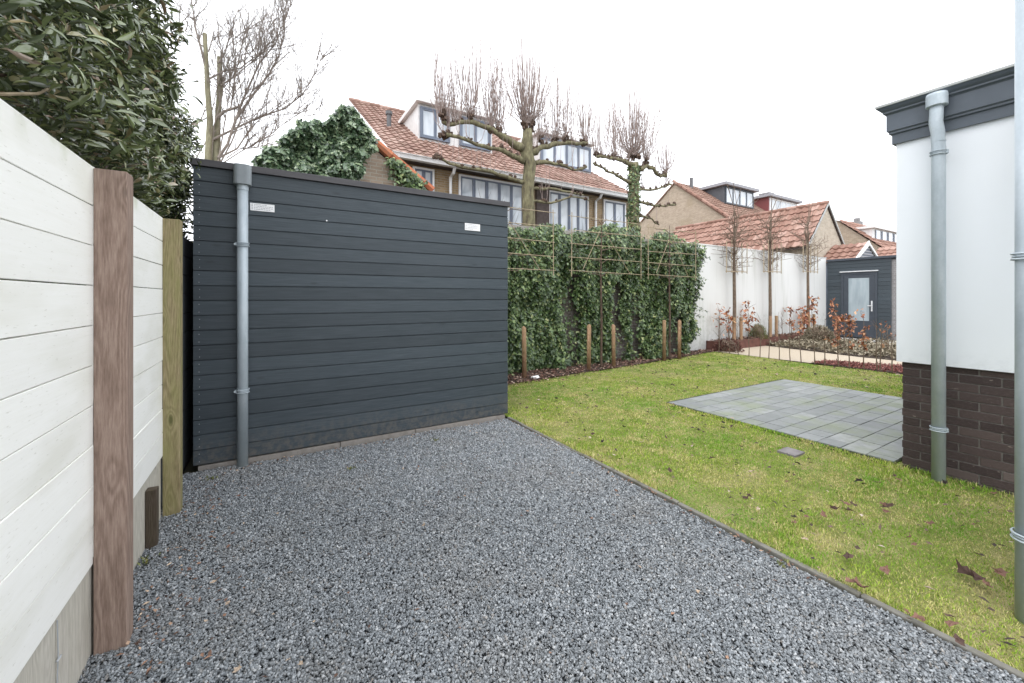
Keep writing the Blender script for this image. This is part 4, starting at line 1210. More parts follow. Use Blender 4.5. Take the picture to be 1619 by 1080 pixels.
# ivy on the garage
gi = empty('ivy_mass', (.4, 7.4, 2), 'bushy bright green ivy heaped over the gabled garage behind the shed', 'ivy')
poly = [(392,300),(402,264),(425,247),(450,226),(478,210),(500,201),(520,197),(530,184),(545,173),(562,180),(572,196),(582,214),(588,240),(572,252),(566,275),(552,300)]
n = 42000; pxs = rng.uniform(385, 600, n); pys = rng.uniform(165, 305, n)
k = in_poly(pxs + 9*vnoise(pxs*.10, pys*.10, 3), pys + 12*vnoise(pxs*.13, pys*.13, 9), poly); pxs, pys = pxs[k], pys[k]; n = len(pxs)
a = (pxs - 809.5)/FPX; Yp = 7.42; t_ = Yp/(CS - a*SN); X = (SN + a*CS)*t_; Z = CAM_H + (471 - pys)/FPX*t_
th = .18 + .40*(vnoise(X*2.6, Z*2.6, 5) + .3) + .22*vnoise(X*7, Z*7, 6)
dep = np.clip(th, .04, .7)*(1 - np.abs(rng.normal(0, .25, n)))
pos = np.stack([X, Yp - dep + rng.uniform(0, .5, n)*(rng.uniform(0,1,n) < .2), Z], 1)
me = leaf_mesh('leaves', pos, np.stack([rng.normal(0,.6,n), rng.normal(-.3,.4,n), rng.normal(-.8,.4,n)],1), np.stack([rng.normal(0,.55,n), rng.normal(-.9,.3,n), rng.normal(.55,.4,n)],1),
     rng.uniform(.05,.10,n), rng.uniform(.045,.09,n), IVY)
link('leaves', me, M['ivy_light'], gi)
# ivy creeping over the lower verge
n = 700; t0 = rng.uniform(.50, .86, n)
pos = np.stack([ax_ + (2.66 - ax_)*t0 + rng.normal(0,.06,n), 7.36 + rng.normal(0,.05,n), az_ + (3.46 - az_)*t0 - .05 - np.abs(rng.normal(0,.16,n))], 1)
link('leaves', leaf_mesh('leaves', pos, np.stack([rng.normal(0,.6,n), rng.normal(-.3,.4,n), rng.normal(-.8,.4,n)],1), np.stack([rng.normal(0,.55,n), rng.normal(-.9,.3,n), rng.normal(.5,.4,n)],1),
     rng.uniform(.04,.08,n), rng.uniform(.04,.07,n), IVY), M['ivy'], gi)

# big tiled garage behind the white wall, ridge running away
gc = empty('tiled_garage', (20.6, 11, 0), 'long orange tiled garage with a pale brick gable behind the white wall', 'garage')
xl, xa, xr_ = 18.95, 20.62, 22.35; zl, zt_, zr2 = 3.66, 5.46, 3.60
MB().prism([(xl + .12, -.07), (xr_ - .1, -.07), (xr_ - .1, zr2 + .02), (xa, zt_ - .12), (xl + .12, zl + .02)], 'y', 8.06, 15.5).build('wall', M['brick_cream'], gc)
ln = math.hypot(xa - xl + .15, zt_ - zl + .16)
add_roof('roof', M['tile_orange'], gc, (xl - .15, 8.0, zl - .16), (0,1,0), ((xa - xl + .15)/ln, 0, (zt_ - zl + .16)/ln), 7.6, ln, .27, .37, seed=9, amp=.05)
child_of(gc.children[-1], 'roof_slab', MB().prism([(xl - .15, zl - .24), (xa, zt_ - .08), (xr_, zr2 - .10), (xr_, zr2 - .02), (xa, zt_ + .0), (xl - .15, zl - .17)], 'y', 8.02, 15.55), M['brown_panel'])
ln = math.hypot(xr_ - xa, zt_ - zr2)
add_roof('roof', M['tile_orange'], gc, (xr_, 8.0, zr2), (0,1,0), ((xa - xr_)/ln, 0, (zt_ - zr2)/ln), 7.6, ln, .27, .37, seed=10, amp=.05)
mb = MB(); y = 7.98
while y < 15.5: mb.tube([(xa, y, zt_ + .04), (xa, y + .42, zt_ + .055)], .10, 8); y += .4
mb.build('ridge', M['tile_orange'], gc)
mb = MB(); mb.prism([(xl - .17, zl - .24), (xa, zt_ - .05), (xa, zt_ + .04), (xl - .17, zl - .13)], 'y', 7.965, 7.995); mb.prism([(xr_ + .02, zr2 - .1), (xa, zt_ - .05), (xa, zt_ + .04), (xr_ + .02, zr2 + .01)], 'y', 7.965, 7.995)
mb.build('verge_board', M['coping'], gc)

# far brick row with the dark and the red dormer
fr = empty('far_house', (30, 18, 0), 'far brick row house with a dark dormer and a red dormer', 'house')
fx0, fx1, fye, fyr, fyb = 24.0, 44.0, 13.6, 18.3, 23.0; fze, fzr = 5.64, 9.4
MB().prism([(fye + .3, -.07), (fyb, -.07), (fyb, 5.7), (fyr, fzr - .12), (fye + .3, 5.7)], 'x', fx0, fx1).build('wall', M['brick_pale'], fr)
ln = math.hypot(fyr - fye, fzr - fze)
rf = add_roof('roof', M['tile_brown'], fr, (fx0 - .1, fye, fze), (1,0,0), (0, (fyr - fye)/ln, (fzr - fze)/ln), fx1 - fx0, ln, .27, .38, seed=12, amp=.04)
child_of(rf, 'roof_slab', MB().prism([(fye, fze - .12), (fyr, fzr - .12), (fyb + .2, 5.6), (fyb + .2, 5.7), (fyr, fzr - .02), (fye, fze - .02)], 'x', fx0 - .09, fx1), M['tile_brown'])
mb = MB(); 
for k in range(13):
    a0 = k/13; a1 = (k + 1.1)/13
    mb.tube([(fx0 - .1, fye + (fyr - fye)*a0, fze + .05 + (fzr - fze)*a0), (fx0 - .1, fye + (fyr - fye)*a1, fze + .07 + (fzr - fze)*a1)], .10, 7)
child_of(rf, 'verge_tiles', mb, M['tile_orange'])
sl = (fzr - fze)/(fyr - fye)
for (dx0, dx1, mt, zt, lb, pn) in ((26.4, 30.0, 'cladding_dark', 9.22, 'dark grey dormer', 4), (32.0, 36.3, 'cladding_red', 9.16, 'red dormer', 5)):
    yd = 16.2; zb = fze + sl*(yd - fye)
    d = MB().prism([(yd, zb - .6), (yd, zt - .2), (fyr, zt - .2)], 'x', dx0, dx1).build('dormer', M[mt], fr); d['label'] = lb
    child_of(d, 'dormer_roof', MB().box(dx0 - .25, dx1 + .25, yd - .3, fyr + .2, zt - .2, zt), M['roofing_grey'], bevel=.01)
    w_, sb, gb = window(None, dx0 + .1, dx1 - .1, zb + .1, zt - .25, yd, pn, outer='dark_sash' if mt == 'cladding_dark' else 'white_paint')
    w_.parent = d
    o_ = sb.build('sash', M['dark_sash' if mt == 'cladding_dark' else 'white_paint']); o_.parent = d
    o_ = gb.build('pane', M['glass']); o_.parent = d
cp = P(1214, 305, 17.5)
MB().box(cp.x - .35, cp.x + .35, 17.3, 17.9, 8.8, 9.75).box(cp.x - .42, cp.x + .42, 17.2, 18.0, 9.75, 9.85).build('chimney', M['brick_grey'], fr)
cp = P(1093, 292, 17.8)
MB().tube([(cp.x, 17.8, 8.8), (cp.x, 17.8, 9.75)], .12, 8).build('vent_pipe', M['chimney_pot'], fr)

# far right: brick gable house, pale modern block, small gabled hut
fh = empty('gable_house', (34, 12, 0), 'brown brick gable house with an orange verge right of the tiled garage', 'house')
q0 = P(1322, 347, 11.5); q1 = P(1405, 398, 9.0)
gx_ = 32.0
def onX(px, py, X):
    a = (px - 809.5)/FPX; t = X/(SN + a*CS); return Vector((X, (CS - a*SN)*t, CAM_H + (471 - py)/FPX*t))
A = onX(1322, 348, gx_); B = onX(1403, 398, gx_); A0 = onX(1270, 380, gx_)
MB().prism([(A0.y, -.07), (A0.y, A0.z), (A.y, A.z), (B.y, B.z), (B.y, -.07)], 'x', gx_, gx_ + 9).build('wall', M['brick_pale'], fh)
dv = Vector((0, A.y - B.y, A.z - B.z)); ln = dv.length; dv.normalize()
add_roof('roof', M['tile_orange'], fh, (gx_ - .15, B.y - dv.y*.4, B.z - dv.z*.4 + .05), (1,0,0), tuple(dv), 9.2, ln + .4, .27, .38, seed=15, amp=.04)
d = MB().prism([(10.43, 4.6), (10.43, 5.86), (12.2, 5.86)], 'x', 33.0, 40.5).build('dormer', M['cladding_white'], fh)
child_of(d, 'dormer_roof', MB().box(32.85, 40.6, 10.25, 12.3, 5.861, 6.0), M['cladding_white'])
for k in range(4):
    xw = 33.5 + k*1.05
    child_of(d, 'window', MB().box(xw, xw + .75, 10.39, 10.429, 5.22, 5.76), M['glass'])
    child_of(d, 'window_frame', MB().box(xw - .06, xw + .81, 10.37, 10.389, 5.14, 5.22).box(xw - .06, xw - .001, 10.37, 10.389, 5.20, 5.80).box(xw + .751, xw + .81, 10.37, 10.389, 5.20, 5.80), M['grey_sash'])
cp = P(1359, 350, 12.4)
MB().box(cp.x - .3, cp.x + .3, 12.3, 12.8, 5.8, cp.z).box(cp.x - .15, cp.x + .15, 12.4, 12.7, cp.z, cp.z + .25).build('chimney', M['brick_grey'], fh)
# lower orange roof between
lr = empty('low_house', (27, 8, 0), 'low orange tiled house behind the gabled hut', 'house')
X_ = 28.0; A = onX(1372, 394, X_); B = onX(1440, 392, X_); zT = A.z
MB().box(X_ + .3, X_ + 5, B.y - 3, A.y, -.07, zT - 1.0).build('wall', M['brick_pale'], lr)
add_roof('roof', M['tile_orange'], lr, (X_, A.y, zT - .9), (0,-1,0), (.83, 0, .557), A.y - B.y + 3, 1.9, .27, .38, seed=17, amp=.04)
hut = empty('gabled_hut', (21.6, 7.2, 0), 'small hut with white gable trim and grey slats above the small shed', 'hut')
Yh = 6.9
Ap = P(1371, 388, Yh); L_ = P(1351, 411, Yh); R_ = P(1386, 410, Yh)
MB().prism([(L_.x, 0), (R_.x, 0), (R_.x, R_.z), (Ap.x, Ap.z - .05), (L_.x, L_.z)], 'y', Yh, Yh + 1.25).build('wall', M['grey_sash'], hut)
mb = MB()
for k in range(9):
    z = L_.z - .1 + k*.12; f = (z - L_.z)/(Ap.z - L_.z); 
    if f < .9:
        f = max(f, 0); mb.box(L_.x + (Ap.x - L_.x)*f + .04, R_.x + (Ap.x - R_.x)*f - .04, Yh - .03, Yh - .001, z, z + .06)
mb.build('slats', M['roofing_grey'], hut)
mb = MB(); w_ = .13
mb.prism([(L_.x - .12, L_.z - .1), (Ap.x, Ap.z), (Ap.x, Ap.z + w_*1.4), (L_.x - .22, L_.z - .05)], 'y', Yh - .09, Yh - .032)
mb.prism([(R_.x + .12, R_.z - .1), (Ap.x, Ap.z), (Ap.x, Ap.z + w_*.9), (R_.x + .20, R_.z - .05)], 'y', Yh - .09, Yh - .032)
mb.build('gable_trim', M['white_paint'], hut)
ln = math.hypot(Ap.x - L_.x + .1, Ap.z - L_.z + .1)
add_roof('roof', M['tile_orange'], hut, (L_.x - .1, Yh - .02, L_.z - .05), (0,1,0), ((Ap.x - L_.x + .1)/ln, 0, (Ap.z - L_.z + .15)/ln), 1.3, ln, .27, .38, seed=19, amp=.05)
ln = math.hypot(R_.x - Ap.x, Ap.z - R_.z)
add_roof('roof', M['tile_orange'], hut, (R_.x + .05, Yh - .02, R_.z), (0,1,0), ((Ap.x - R_.x)/ln, 0, (Ap.z - R_.z)/ln), 1.3, ln, .27, .38, seed=20, amp=.05)

# ------------------------------------------------------------------ pollarded plane trees
def plane_tree(px, ybase, Yp, trunk, limbs, knobs, label, seed, shoot_len, ivyed=False):
    base = P(px, 471, Yp)
    t = empty('pollard_tree', (base.x, Yp, 0), label, 'tree', 'pollarded trees behind the ivy wall')
    rr = random.Random(seed)
    mb = MB(); pts = [(base.x, Yp, -.05)]; rad = [.20]
    for (qx, qy, r) in trunk: p = P(qx, qy, Yp); pts.append(tuple(p)); rad.append(r)
    mb.tube(pts, rad, 12); smooth_sides(mb.build('trunk', M['bark_plane'], t))
    kn = MB(); shoots = MB()
    def knob(p, r):
        q = MB()
        for b in range(3): q.blob(tuple(p + Vector((rr.uniform(-.6,.6)*r, rr.uniform(-.5,.5)*r, rr.uniform(-.4,.5)*r))), r*rr.uniform(.5,.8), rr.randint(0,999), amp=.4)
        q.build('knob', M['bark_dark'], t)
    def shoot(p, L, spread, r=.0058):
        L *= 1.30
        a = rr.uniform(0, 6.28); s = rr.uniform(.02, spread)
        dr = Vector((math.cos(a)*s, math.sin(a)*s*.7, 1)).normalized()
        o_ = Vector((math.cos(a), math.sin(a)*.7, 0))*L
        q = [p, p + o_*(s*.42 + .02) + Vector((0,0,L*.16)), p + o_*(s*.80 + .02) + Vector((0,0,L*.55)), p + o_*(s*1.0 + rr.uniform(-.05,.06)) + Vector((rr.uniform(-.03,.03), 0, L))]
        shoots.tube(q, [r, r*.85, r*.68, r*.40], 4, cap=False)
        if rr.random() < .35:
            f = rr.uniform(.25,.6); s0 = q[1].lerp(q[2], f); d2 = (dr + Vector((rr.uniform(-.30,.30), rr.uniform(-.3,.3), .3))).normalized()
            shoots.tube([s0, s0 + d2*L*.22, s0 + d2*L*.42 + Vector((0,0,.05))], [r*.5, r*.35, r*.15], 3, cap=False)
    for li, limb in enumerate(limbs):
        mb = MB(); pts = []; rad = []
        for (qx, qy, r, dy) in limb:
            p = P(qx, qy, Yp); p.y += dy
            if pts:
                for f in (.33, .66): pts.append(pts_last.lerp(p, f) + Vector((0, rr.gauss(0,.02), rr.gauss(0,.018)))); rad.append((r_last + (r - r_last)*f)*rr.uniform(.82,1.2))
            pts.append(p); rad.append(r); pts_last = p; r_last = r
        mb.tube(pts, rad, 9); smooth_sides(mb.build('limb', M['bark_plane'], t))
        for i in range(1, len(pts)):
            seg = (pts[i] - pts[i-1]).length
            for q in range(max(1, int(seg*2.2))):
                p = pts[i-1].lerp(pts[i], rr.random())
                if rr.random() < .9:
                    knob(p + Vector((0, 0, rad[i])), rr.uniform(.03, .065))
                    top_ = li in (0, 3)
                    for w in range(rr.randint(5, 10) if top_ else rr.randint(0, 2)): shoot(p + Vector((rr.uniform(-.05,.05),0,rad[i])), shoot_len*rr.uniform(.4, 1.15)*(1 if top_ else .45), .30)
    for (qx, qy, r, ns, L, sp) in knobs:
        p = P(qx, qy, Yp)
        for b in range(7): kn.blob(tuple(p + Vector((rr.uniform(-.7,.7)*r, rr.uniform(-.6,.6)*r, rr.uniform(-.5,.6)*r))), r*rr.uniform(.28,.50), rr.randint(0,999), amp=.4)
        kn.build('knob', M['bark_dark'], t); kn = MB()
        for w in range(int(ns*3.0)): shoot(p + Vector((rr.uniform(-.6,.6)*r, rr.uniform(-.5,.5)*r, r*.3)), L*rr.uniform(.45, 1.12), sp, .0068)
    shoots.build('shoots', M['shoot'], t)
    if ivyed:
        n = 1500; zz = rng.uniform(1.8, P(1003, 262, Yp).z, n); a = rng.uniform(0, 6.28, n); r_ = .16 + .07*vnoise(zz*3, a, 3)
        pos = np.stack([base.x + r_*np.cos(a) - .02, Yp + r_*np.sin(a), zz], 1)
        nn_ = np.stack([np.cos(a), np.sin(a), np.full(n, .5)], 1) + rng.normal(0, .35, (n, 3))
        link('ivy_leaves', leaf_mesh('ivy_leaves', pos, np.stack([rng.normal(0,.6,n), rng.normal(0,.6,n), rng.normal(-.7,.4,n)],1), nn_, rng.uniform(.045,.085,n), rng.uniform(.04,.075,n), IVY), M['ivy'], t)
    return t
plane_tree(834, 350, 8.2,
    [(836, 350, .155), (834, 300, .145), (838, 262, .15), (832, 240, .155), (834, 220, .13), (834, 205, .11)],
    [[(828,236,.10,0),(805,222,.075,0),(780,206,.065,0),(757,196,.055,.03),(728,193,.05,0),(712,197,.045,0),(700,191,.05,0)],
     [(828,256,.075,0),(800,243,.055,-.05),(772,237,.045,-.1),(740,226,.04,-.1),(718,219,.038,-.12),(703,216,.05,-.1)],
     [(830,290,.055,0),(800,277,.045,.08),(770,268,.038,.1),(735,262,.035,.12),(703,250,.03,.1),(690,247,.03,.1)],
     [(840,242,.09,0),(858,232,.065,0),(885,227,.055,0),(905,226,.048,0),(928,227,.05,0)],
     [(842,258,.06,0),(868,258,.042,-.05),(888,262,.038,-.05),(908,270,.03,-.05),(925,264,.04,-.05)],
     [(838,300,.045,0),(870,297,.032,.06),(905,303,.028,.06),(925,308,.02,.06)],
     [(836,318,.04,0),(868,322,.028,-.06),(900,312,.022,-.06),(930,318,.016,-.06)]],
    [(834,200,.17,50,1.75,.50),(700,184,.14,9,1.5,.25),(702,214,.12,5,1.2,.25),(745,186,.11,14,1.5,.28),(788,206,.11,9,1.5,.28),(853,220,.10,6,1.3,.3),(878,220,.09,9,1.4,.25),(893,219,.09,8,1.4,.25),(925,226,.11,14,1.45,.25),(777,206,.08,9,1.4,.2)],
    'left pollarded tree with long level limbs, before the red roofs', 5, 1.45)
plane_tree(1003, 350, 8.2,
    [(1003, 350, .15), (1002, 300, .14), (1003, 275, .15), (1001, 258, .15)],
    [[(998,262,.085,0),(985,254,.055,0),(970,250,.045,0),(952,248,.04,0),(942,246,.045,0)],
     [(998,290,.05,0),(980,282,.035,-.05),(965,274,.032,-.05),(945,264,.025,-.05),(936,258,.03,-.05)],
     [(1010,268,.075,0),(1023,262,.055,0),(1035,270,.05,0),(1045,279,.045,0),(1053,274,.055,0)],
     [(1008,300,.05,0),(1030,300,.035,.05),(1050,295,.03,.05),(1063,291,.035,.05)],
     [(1007,318,.045,0),(1028,325,.032,-.05),(1050,327,.028,-.05),(1066,324,.035,-.05)],
     [(1006,338,.04,0),(1025,345,.028,0),(1042,355,.022,0)]],
    [(1002,250,.19,50,1.80,.62),(972,247,.11,10,1.3,.25),(1022,255,.12,14,1.3,.4),(1052,275,.10,12,1.1,.45),(942,244,.09,6,1.1,.3)],
    'right pollarded tree with an ivy covered trunk', 9, 1.25, True)

# ------------------------------------------------------------------ bare tree behind the shed
bt = empty('bare_tree', (-1.0, 9.5, 0), 'bare branching tree with mossy topped stems behind the charcoal shed', 'tree')
rr = random.Random(21); YT = 9.5
def q3(px, py, dy=0.0):
    p = P(px, py, YT); p.y += dy; return p
mb = MB()
mb.tube([(-1.05, YT, -.05), q3(331, 300), q3(329, 250), q3(332, 190), q3(328, 140), q3(326, 95), q3(323.5, 53)], [.10, .070, .060, .052, .045, .036, .036], 9)
mb.tube([(-.85, YT, -.05), q3(345, 300, .1), q3(341, 250, .1), q3(343, 190, .1), q3(347, 130, .1), q3(346, 86, .1)], [.12, .085, .070, .050, .046, .040], 9)
smooth_sides(mb.build('trunk', M['bark_mossy'], bt))
br = MB(); tw = MB()
def grow(p, d, L, r, lev, up):
    n = 5; pts = [p]; rad = [r]
    for k in range(n):
        d = (d + Vector((rr.gauss(0,.13), rr.gauss(0,.13), rr.gauss(0,.10) + up*.10))).normalized()
        p = p + d*L/n; pts.append(p.copy()); rad.append(r*(1 - .75*(k+1)/n))
    (br if lev == 0 else tw).tube(pts, rad, 6 if lev == 0 else 4, cap=False)
    if lev >= 3: return
    for k in range((8, 6, 3)[lev]):
        f = rr.uniform(.2, 1.0); i = min(n-1, int(f*n)); q = pts[i].lerp(pts[i+1], f*n - i)
        dd = (pts[i+1] - pts[i]).normalized(); s = Vector((rr.uniform(-1,1), rr.uniform(-1,1)*.8, rr.uniform(-.3,1)))
        grow(q, (dd*.8 + s*.75).normalized(), L*rr.uniform(.32,.6), max(.003, r*(1-.7*f)*.55), lev+1, up)
def limbp(pts, r0, r1, subs=6, sl=.9):
    P3 = [q3(*q) for q in pts]; n = len(P3)
    br.tube(P3, [(r0 + (r1-r0)*i/(n-1))*.60 for i in range(n)], 6, cap=False)
    for k in range(int(subs*2.3)):
        f = rr.uniform(.25, 1)*(n-1); i = min(n-2, int(f)); q = P3[i].lerp(P3[i+1], f-i); dd = (P3[i+1]-P3[i]).normalized()
        grow(q, (dd*.7 + Vector((rr.uniform(-.9,.9), rr.uniform(-.7,.7), rr.uniform(-.2,.9)))).normalized(), sl*rr.uniform(.5,1.2), .009, 1, .5)
limbp([(331,130),(320,85),(309,45),(306,20),(298,-25)], .05, .012, 5, .7)
limbp([(329,82),(305,58),(289,45),(270,22)], .018, .006, 3, .5)
limbp([(345,185),(355,176),(380,168),(393,138),(410,100),(435,70),(447,40),(454,0)], .05, .006, 9, 1.0)
limbp([(345,250),(360,228),(372,190),(388,150),(386,95)], .05, .02, 6, .8)
limbp([(372,190),(400,150),(425,118),(440,90),(450,55),(449,25)], .045, .006, 10, 1.0)
limbp([(328,225),(370,204),(410,185),(450,172),(478,150),(495,120),(512,85)], .038, .006, 12, .9)
limbp([(450,172),(465,184),(488,184),(515,174)], .010, .004, 3, .5)
limbp([(345,100),(355,85),(362,60),(366,45)], .03, .008, 3, .5)
limbp([(330,125),(355,112),(380,108),(400,92),(420,75)], .028, .008, 5, .8)
limbp([(330,82),(336,60),(339,48)], .02, .010, 1, .4)
limbp([(345,250),(375,235),(395,205),(405,185)], .035, .01, 5, .7)
limbp([(340,188),(365,170),(372,120),(385,60),(390,45)], .03, .008, 5, .8)
limbp([(350,135),(372,120),(410,88),(440,60)], .025, .006, 6, .8)
limbp([(358,250),(380,235),(410,232),(440,228)], .018, .004, 6, .6)
limbp([(310,250),(325,225),(345,130),(352,85)], .02, .008, 3, .6)
limbp([(344,262),(352,215),(362,150),(366,100),(372,60)], .026, .006, 6, .8)
limbp([(346,262),(366,225),(384,180),(404,130),(418,85),(425,40)], .028, .005, 8, .9)
limbp([(333,262),(338,200),(352,150),(356,110),(350,70)], .022, .006, 5, .7)
limbp([(346,262),(380,240),(425,215),(455,190),(478,165)], .022, .005, 8, .9)
limbp([(303,205),(318,190),(328,160)], .016, .01, 2, .4)
br.build('branches', M['bark_pale'], bt); tw.build('crown', M['bark_pale'], bt)

# ------------------------------------------------------------------ evergreen shrubs over the fence
def evergreen(n, yr, zf, xoff, seed, size):
    r = np.random.default_rng(seed)
    y = r.uniform(*yr, n); 
    top = zf(y) + .12*vnoise(y*3, y*0+1, seed) + .06*vnoise(y*9, y*0+1, seed+2)
    z = 1.35 + (top - 1.35)*r.uniform(0, 1, n)
    zn = (z - 1.35)/(top - 1.35)
    bulge = .34*np.sqrt(np.clip(1 - (np.abs(zn - .45)/.62)**2, 0, 1)) + .26*vnoise(y*2.4, z*2.4, seed+5) + .14*vnoise(y*7, z*7, seed+6)
    xs = xoff(y) + bulge - np.abs(r.normal(0, 1, n))*.20 + (r.uniform(0,1,n) < .06)*r.uniform(0,.16,n)
    back = r.uniform(0, 1, n) < .30
    xs[back] -= r.uniform(.1, 1.2, back.sum())
    pos = np.stack([xs, y, z], 1)
    keep = ~((xs > -.80) & (z < 2.02) & (y < 4.15)) & ~((xs > -.64) & (y > 3.5) & (z < 1.9)) & ~((xs > -.58) & (y > 4.08))
    keep &= vnoise(y*6.1, z*6.1, seed+9) > -.42
    pos = pos[keep]; m = len(pos)
    hue = r.normal(0, 1, m)
    tip = np.stack([r.normal(.55,.6,m), r.normal(.1,.7,m), r.normal(-.15,.75,m)],1)
    nrm = np.stack([r.normal(.45,.6,m), r.normal(-.2,.6,m), r.normal(.7,.6,m)],1)
    L = r.uniform(.034,.085,m)*size*np.clip(.62 + .2*pos[:,1], .75, 1.1)
    low = (pos[:,2] < 2.1) & (tip[:,2] < 0); tip[low,2] *= -.3
    return pos, tip, nrm, L, L*r.uniform(.22,.36,m)
def px_at(y): return y
hedge = empty('evergreen_hedge', (-1.2, 2.4, 0), 'tall glossy dark evergreen rising over the white fence, nearest the camera', 'hedge')
link('leaves', leaf_mesh('leaves', *evergreen(80000, (.3, 3.95), lambda y: 4.3 - .35*np.clip(y-3.4,0,1), lambda y: -.98 + 0*y, 3, 1.0), LAUREL), M['laurel'], hedge)
hedge2 = empty('evergreen_shrub', (-1.0, 4.6, 0), 'lower dark evergreen shrub between the tall hedge and the charcoal shed', 'shrub')
link('leaves', leaf_mesh('leaves', *evergreen(34000, (3.85, 5.15), lambda y: 3.62 - .30*np.abs(y-4.6), lambda y: -1.03 + 0*y, 17, .9), LAUREL), M['laurel'], hedge2)
mb = MB(); rr = random.Random(4)
for k in range(70):
    y = rr.uniform(.6, 3.9); x = -1.0 - rr.uniform(0, .5); z = rr.uniform(1.6, 3.8)
    p0 = Vector((x, y, z)); p1 = p0 + Vector((rr.uniform(.1,.4), rr.uniform(-.3,.3), rr.uniform(.1,.5))); mb.tube([p0, p0.lerp(p1,.5) + Vector((0,.03,0)), p1], [.008,.006,.003], 5, cap=False)
for y in (.8, 1.6, 2.5, 3.4): mb.tube([(-1.25, y, -.05), (-1.3, y + .1, 1.5), (-1.2, y - .1, 2.8), (-1.15, y, 3.9)], [.05,.045,.03,.012], 7)
mb.build('branches', M['bark_dark'], hedge)
mb = MB()
mb.tube([(-.66, 1.62, 1.93), P(60,148,1.82) , P(100,128,2.05), P(135,102,2.25)], [.005,.0045,.004,.002], 5)
mb.tube([(-.70, 1.55, 2.35), P(25,55,1.72), P(50,75,1.9), P(62,88,1.98)], [.005,.004,.003,.002], 5)
mb.tube([P(30,60,1.75), P(45,85,1.9), P(68,92,2.0)], [.003,.003,.0015], 5)
mb.build('pale_twig', M['bamboo'], hedge)
mb = MB()
for y in (4.2, 4.8): mb.tube([(-1.2, y, -.05), (-1.15, y, 1.5), (-1.1, y - .1, 3.3)], [.04,.035,.01], 7)
for k in range(25):
    y = rr.uniform(3.95, 5.0); p0 = Vector((-1.1, y, rr.uniform(1.6,3.2))); p1 = p0 + Vector((rr.uniform(.1,.35), rr.uniform(-.2,.2), rr.uniform(.05,.4))); mb.tube([p0, p1], [.007,.003], 5, cap=False)
mb.build('branches', M['bark_dark'], hedge2)

# ------------------------------------------------------------------ fallen leaves one by one
def curled_leaf(seed, size):
    rr = random.Random(seed); mb = MB(); n = 10
    lob = [1.0, .55, .85, .5, .9, .45, .7, .5, .95, .55]
    cu = rr.uniform(.4, 1.1); ax = rr.uniform(0, 6.28)
    vs = [(0, 0, .004)]; 
    for ring in (.5, 1.0):
        for k in range(n):
            a = 2*math.pi*k/n + rr.uniform(-.1,.1); r = size*ring*(lob[k] if ring == 1 else .5)*rr.uniform(.8,1.15)
            x = r*math.cos(a); y = r*math.sin(a)*.8; t = (x*math.cos(ax) + y*math.sin(ax))/size
            sh = 1 - .35*cu*abs(t)
            vs.append((x*sh, y*sh, size*(.55*cu*t*t + rr.uniform(-.10,.16)*ring)))
    fs = [(0, 1 + k, 1 + (k+1) % n) for k in range(n)]
    fs += [(1+k, 1+n+k, 1+n+(k+1) % n, 1+(k+1) % n) for k in range(n)]
    mb.add(vs, fs)
    return mb
protos = []
for s in range(8):
    mb = curled_leaf(s + 1, .022); me = bpy.data.meshes.new('dead_leaf'); me.from_pydata(mb.v, [], mb.f); me.update(); protos.append(me)
mats_ = [flat('leaf_brown', (.085,.052,.042), .7, .2, .5), flat('leaf_rust', (.19,.105,.078), .7, .2, .5), flat('leaf_dark', (.030,.022,.019), .7, .2, .4), flat('leaf_tan', (.42,.33,.25), .7, .2, .3)]
variants = []
for i, me in enumerate(protos):
    for j, mt in enumerate(mats_):
        m2 = me.copy(); m2.materials.clear(); m2.materials.append(mt); variants.append((m2, j))

names_ = ['brown', 'rust coloured', 'dark brown', 'pale tan']
def put_leaf(x, y, z, s, where, group, j=None):
    m2, jj = rr.choice([v for v in variants if j is None or v[1] == j])
    o = bpy.data.objects.new('dead_leaf', m2); COL.objects.link(o)
    o.location = (x, y, z); o.scale = (s, s*rr.uniform(.6,1.1), s); o.rotation_euler = (rr.uniform(-.5,.5), rr.uniform(-.4,.4), rr.uniform(0, 6.28))
    tag(o, 'small curled %s dead leaf lying on the %s' % (names_[jj], where), 'leaf', group)
rr = random.Random(77); cnt = 0
while cnt < 262:
    x = rr.uniform(2.5, 9.8); y = rr.uniform(.35, 6.2)
    if PAT[0]-.05 < x < PAT[1]+.05 and PAT[2]-.05 < y < PAT[3]+.05: continue
    if x > 4.45 and y < 1.3: continue
    if y > 5.55 + (x-2.45)*.118 or (x > 2.8 and y < .36): continue
    d = SN*x + CS*y; lat = CS*x - SN*y
    if abs(lat) > d*1.26: continue
    put_leaf(x, y, .034, rr.uniform(1.0, 2.2), 'lawn grass', 'dead leaves scattered over the lawn', rr.choice([0,0,0,2,2,2,1,3])); cnt += 1
for (px, py, s) in [(1468,836,1.7),(1530,918,2.0),(1405,808,1.6),(1400,912,1.3),(1265,765,1.4),(1340,805,1.2),(1545,925,1.7),(1355,935,1.6),(1302,822,1.3),(1515,1025,1.0),(1455,990,1.5),(1540,838,1.5),(1390,770,1.0),(1420,765,1.1),(1500,745,1.0),(1275,825,.9),(1255,835,.9),(1330,800,1.0),(1400,745,.9),(1580,915,1.3),(1560,935,1.5),(1445,870,.9),(1395,805,1.2),(1505,1000,1.0),(1345,930,1.0)]:
    d = FPX*CAM_H/(py - 471); lat = (px - 809.5)/FPX*d; x, y = SN*d + CS*lat, CS*d - SN*lat
    put_leaf(x, y, .034, s*1.6, 'lawn grass', 'dead leaves scattered over the lawn', rr.choice([0, 1, 1]))
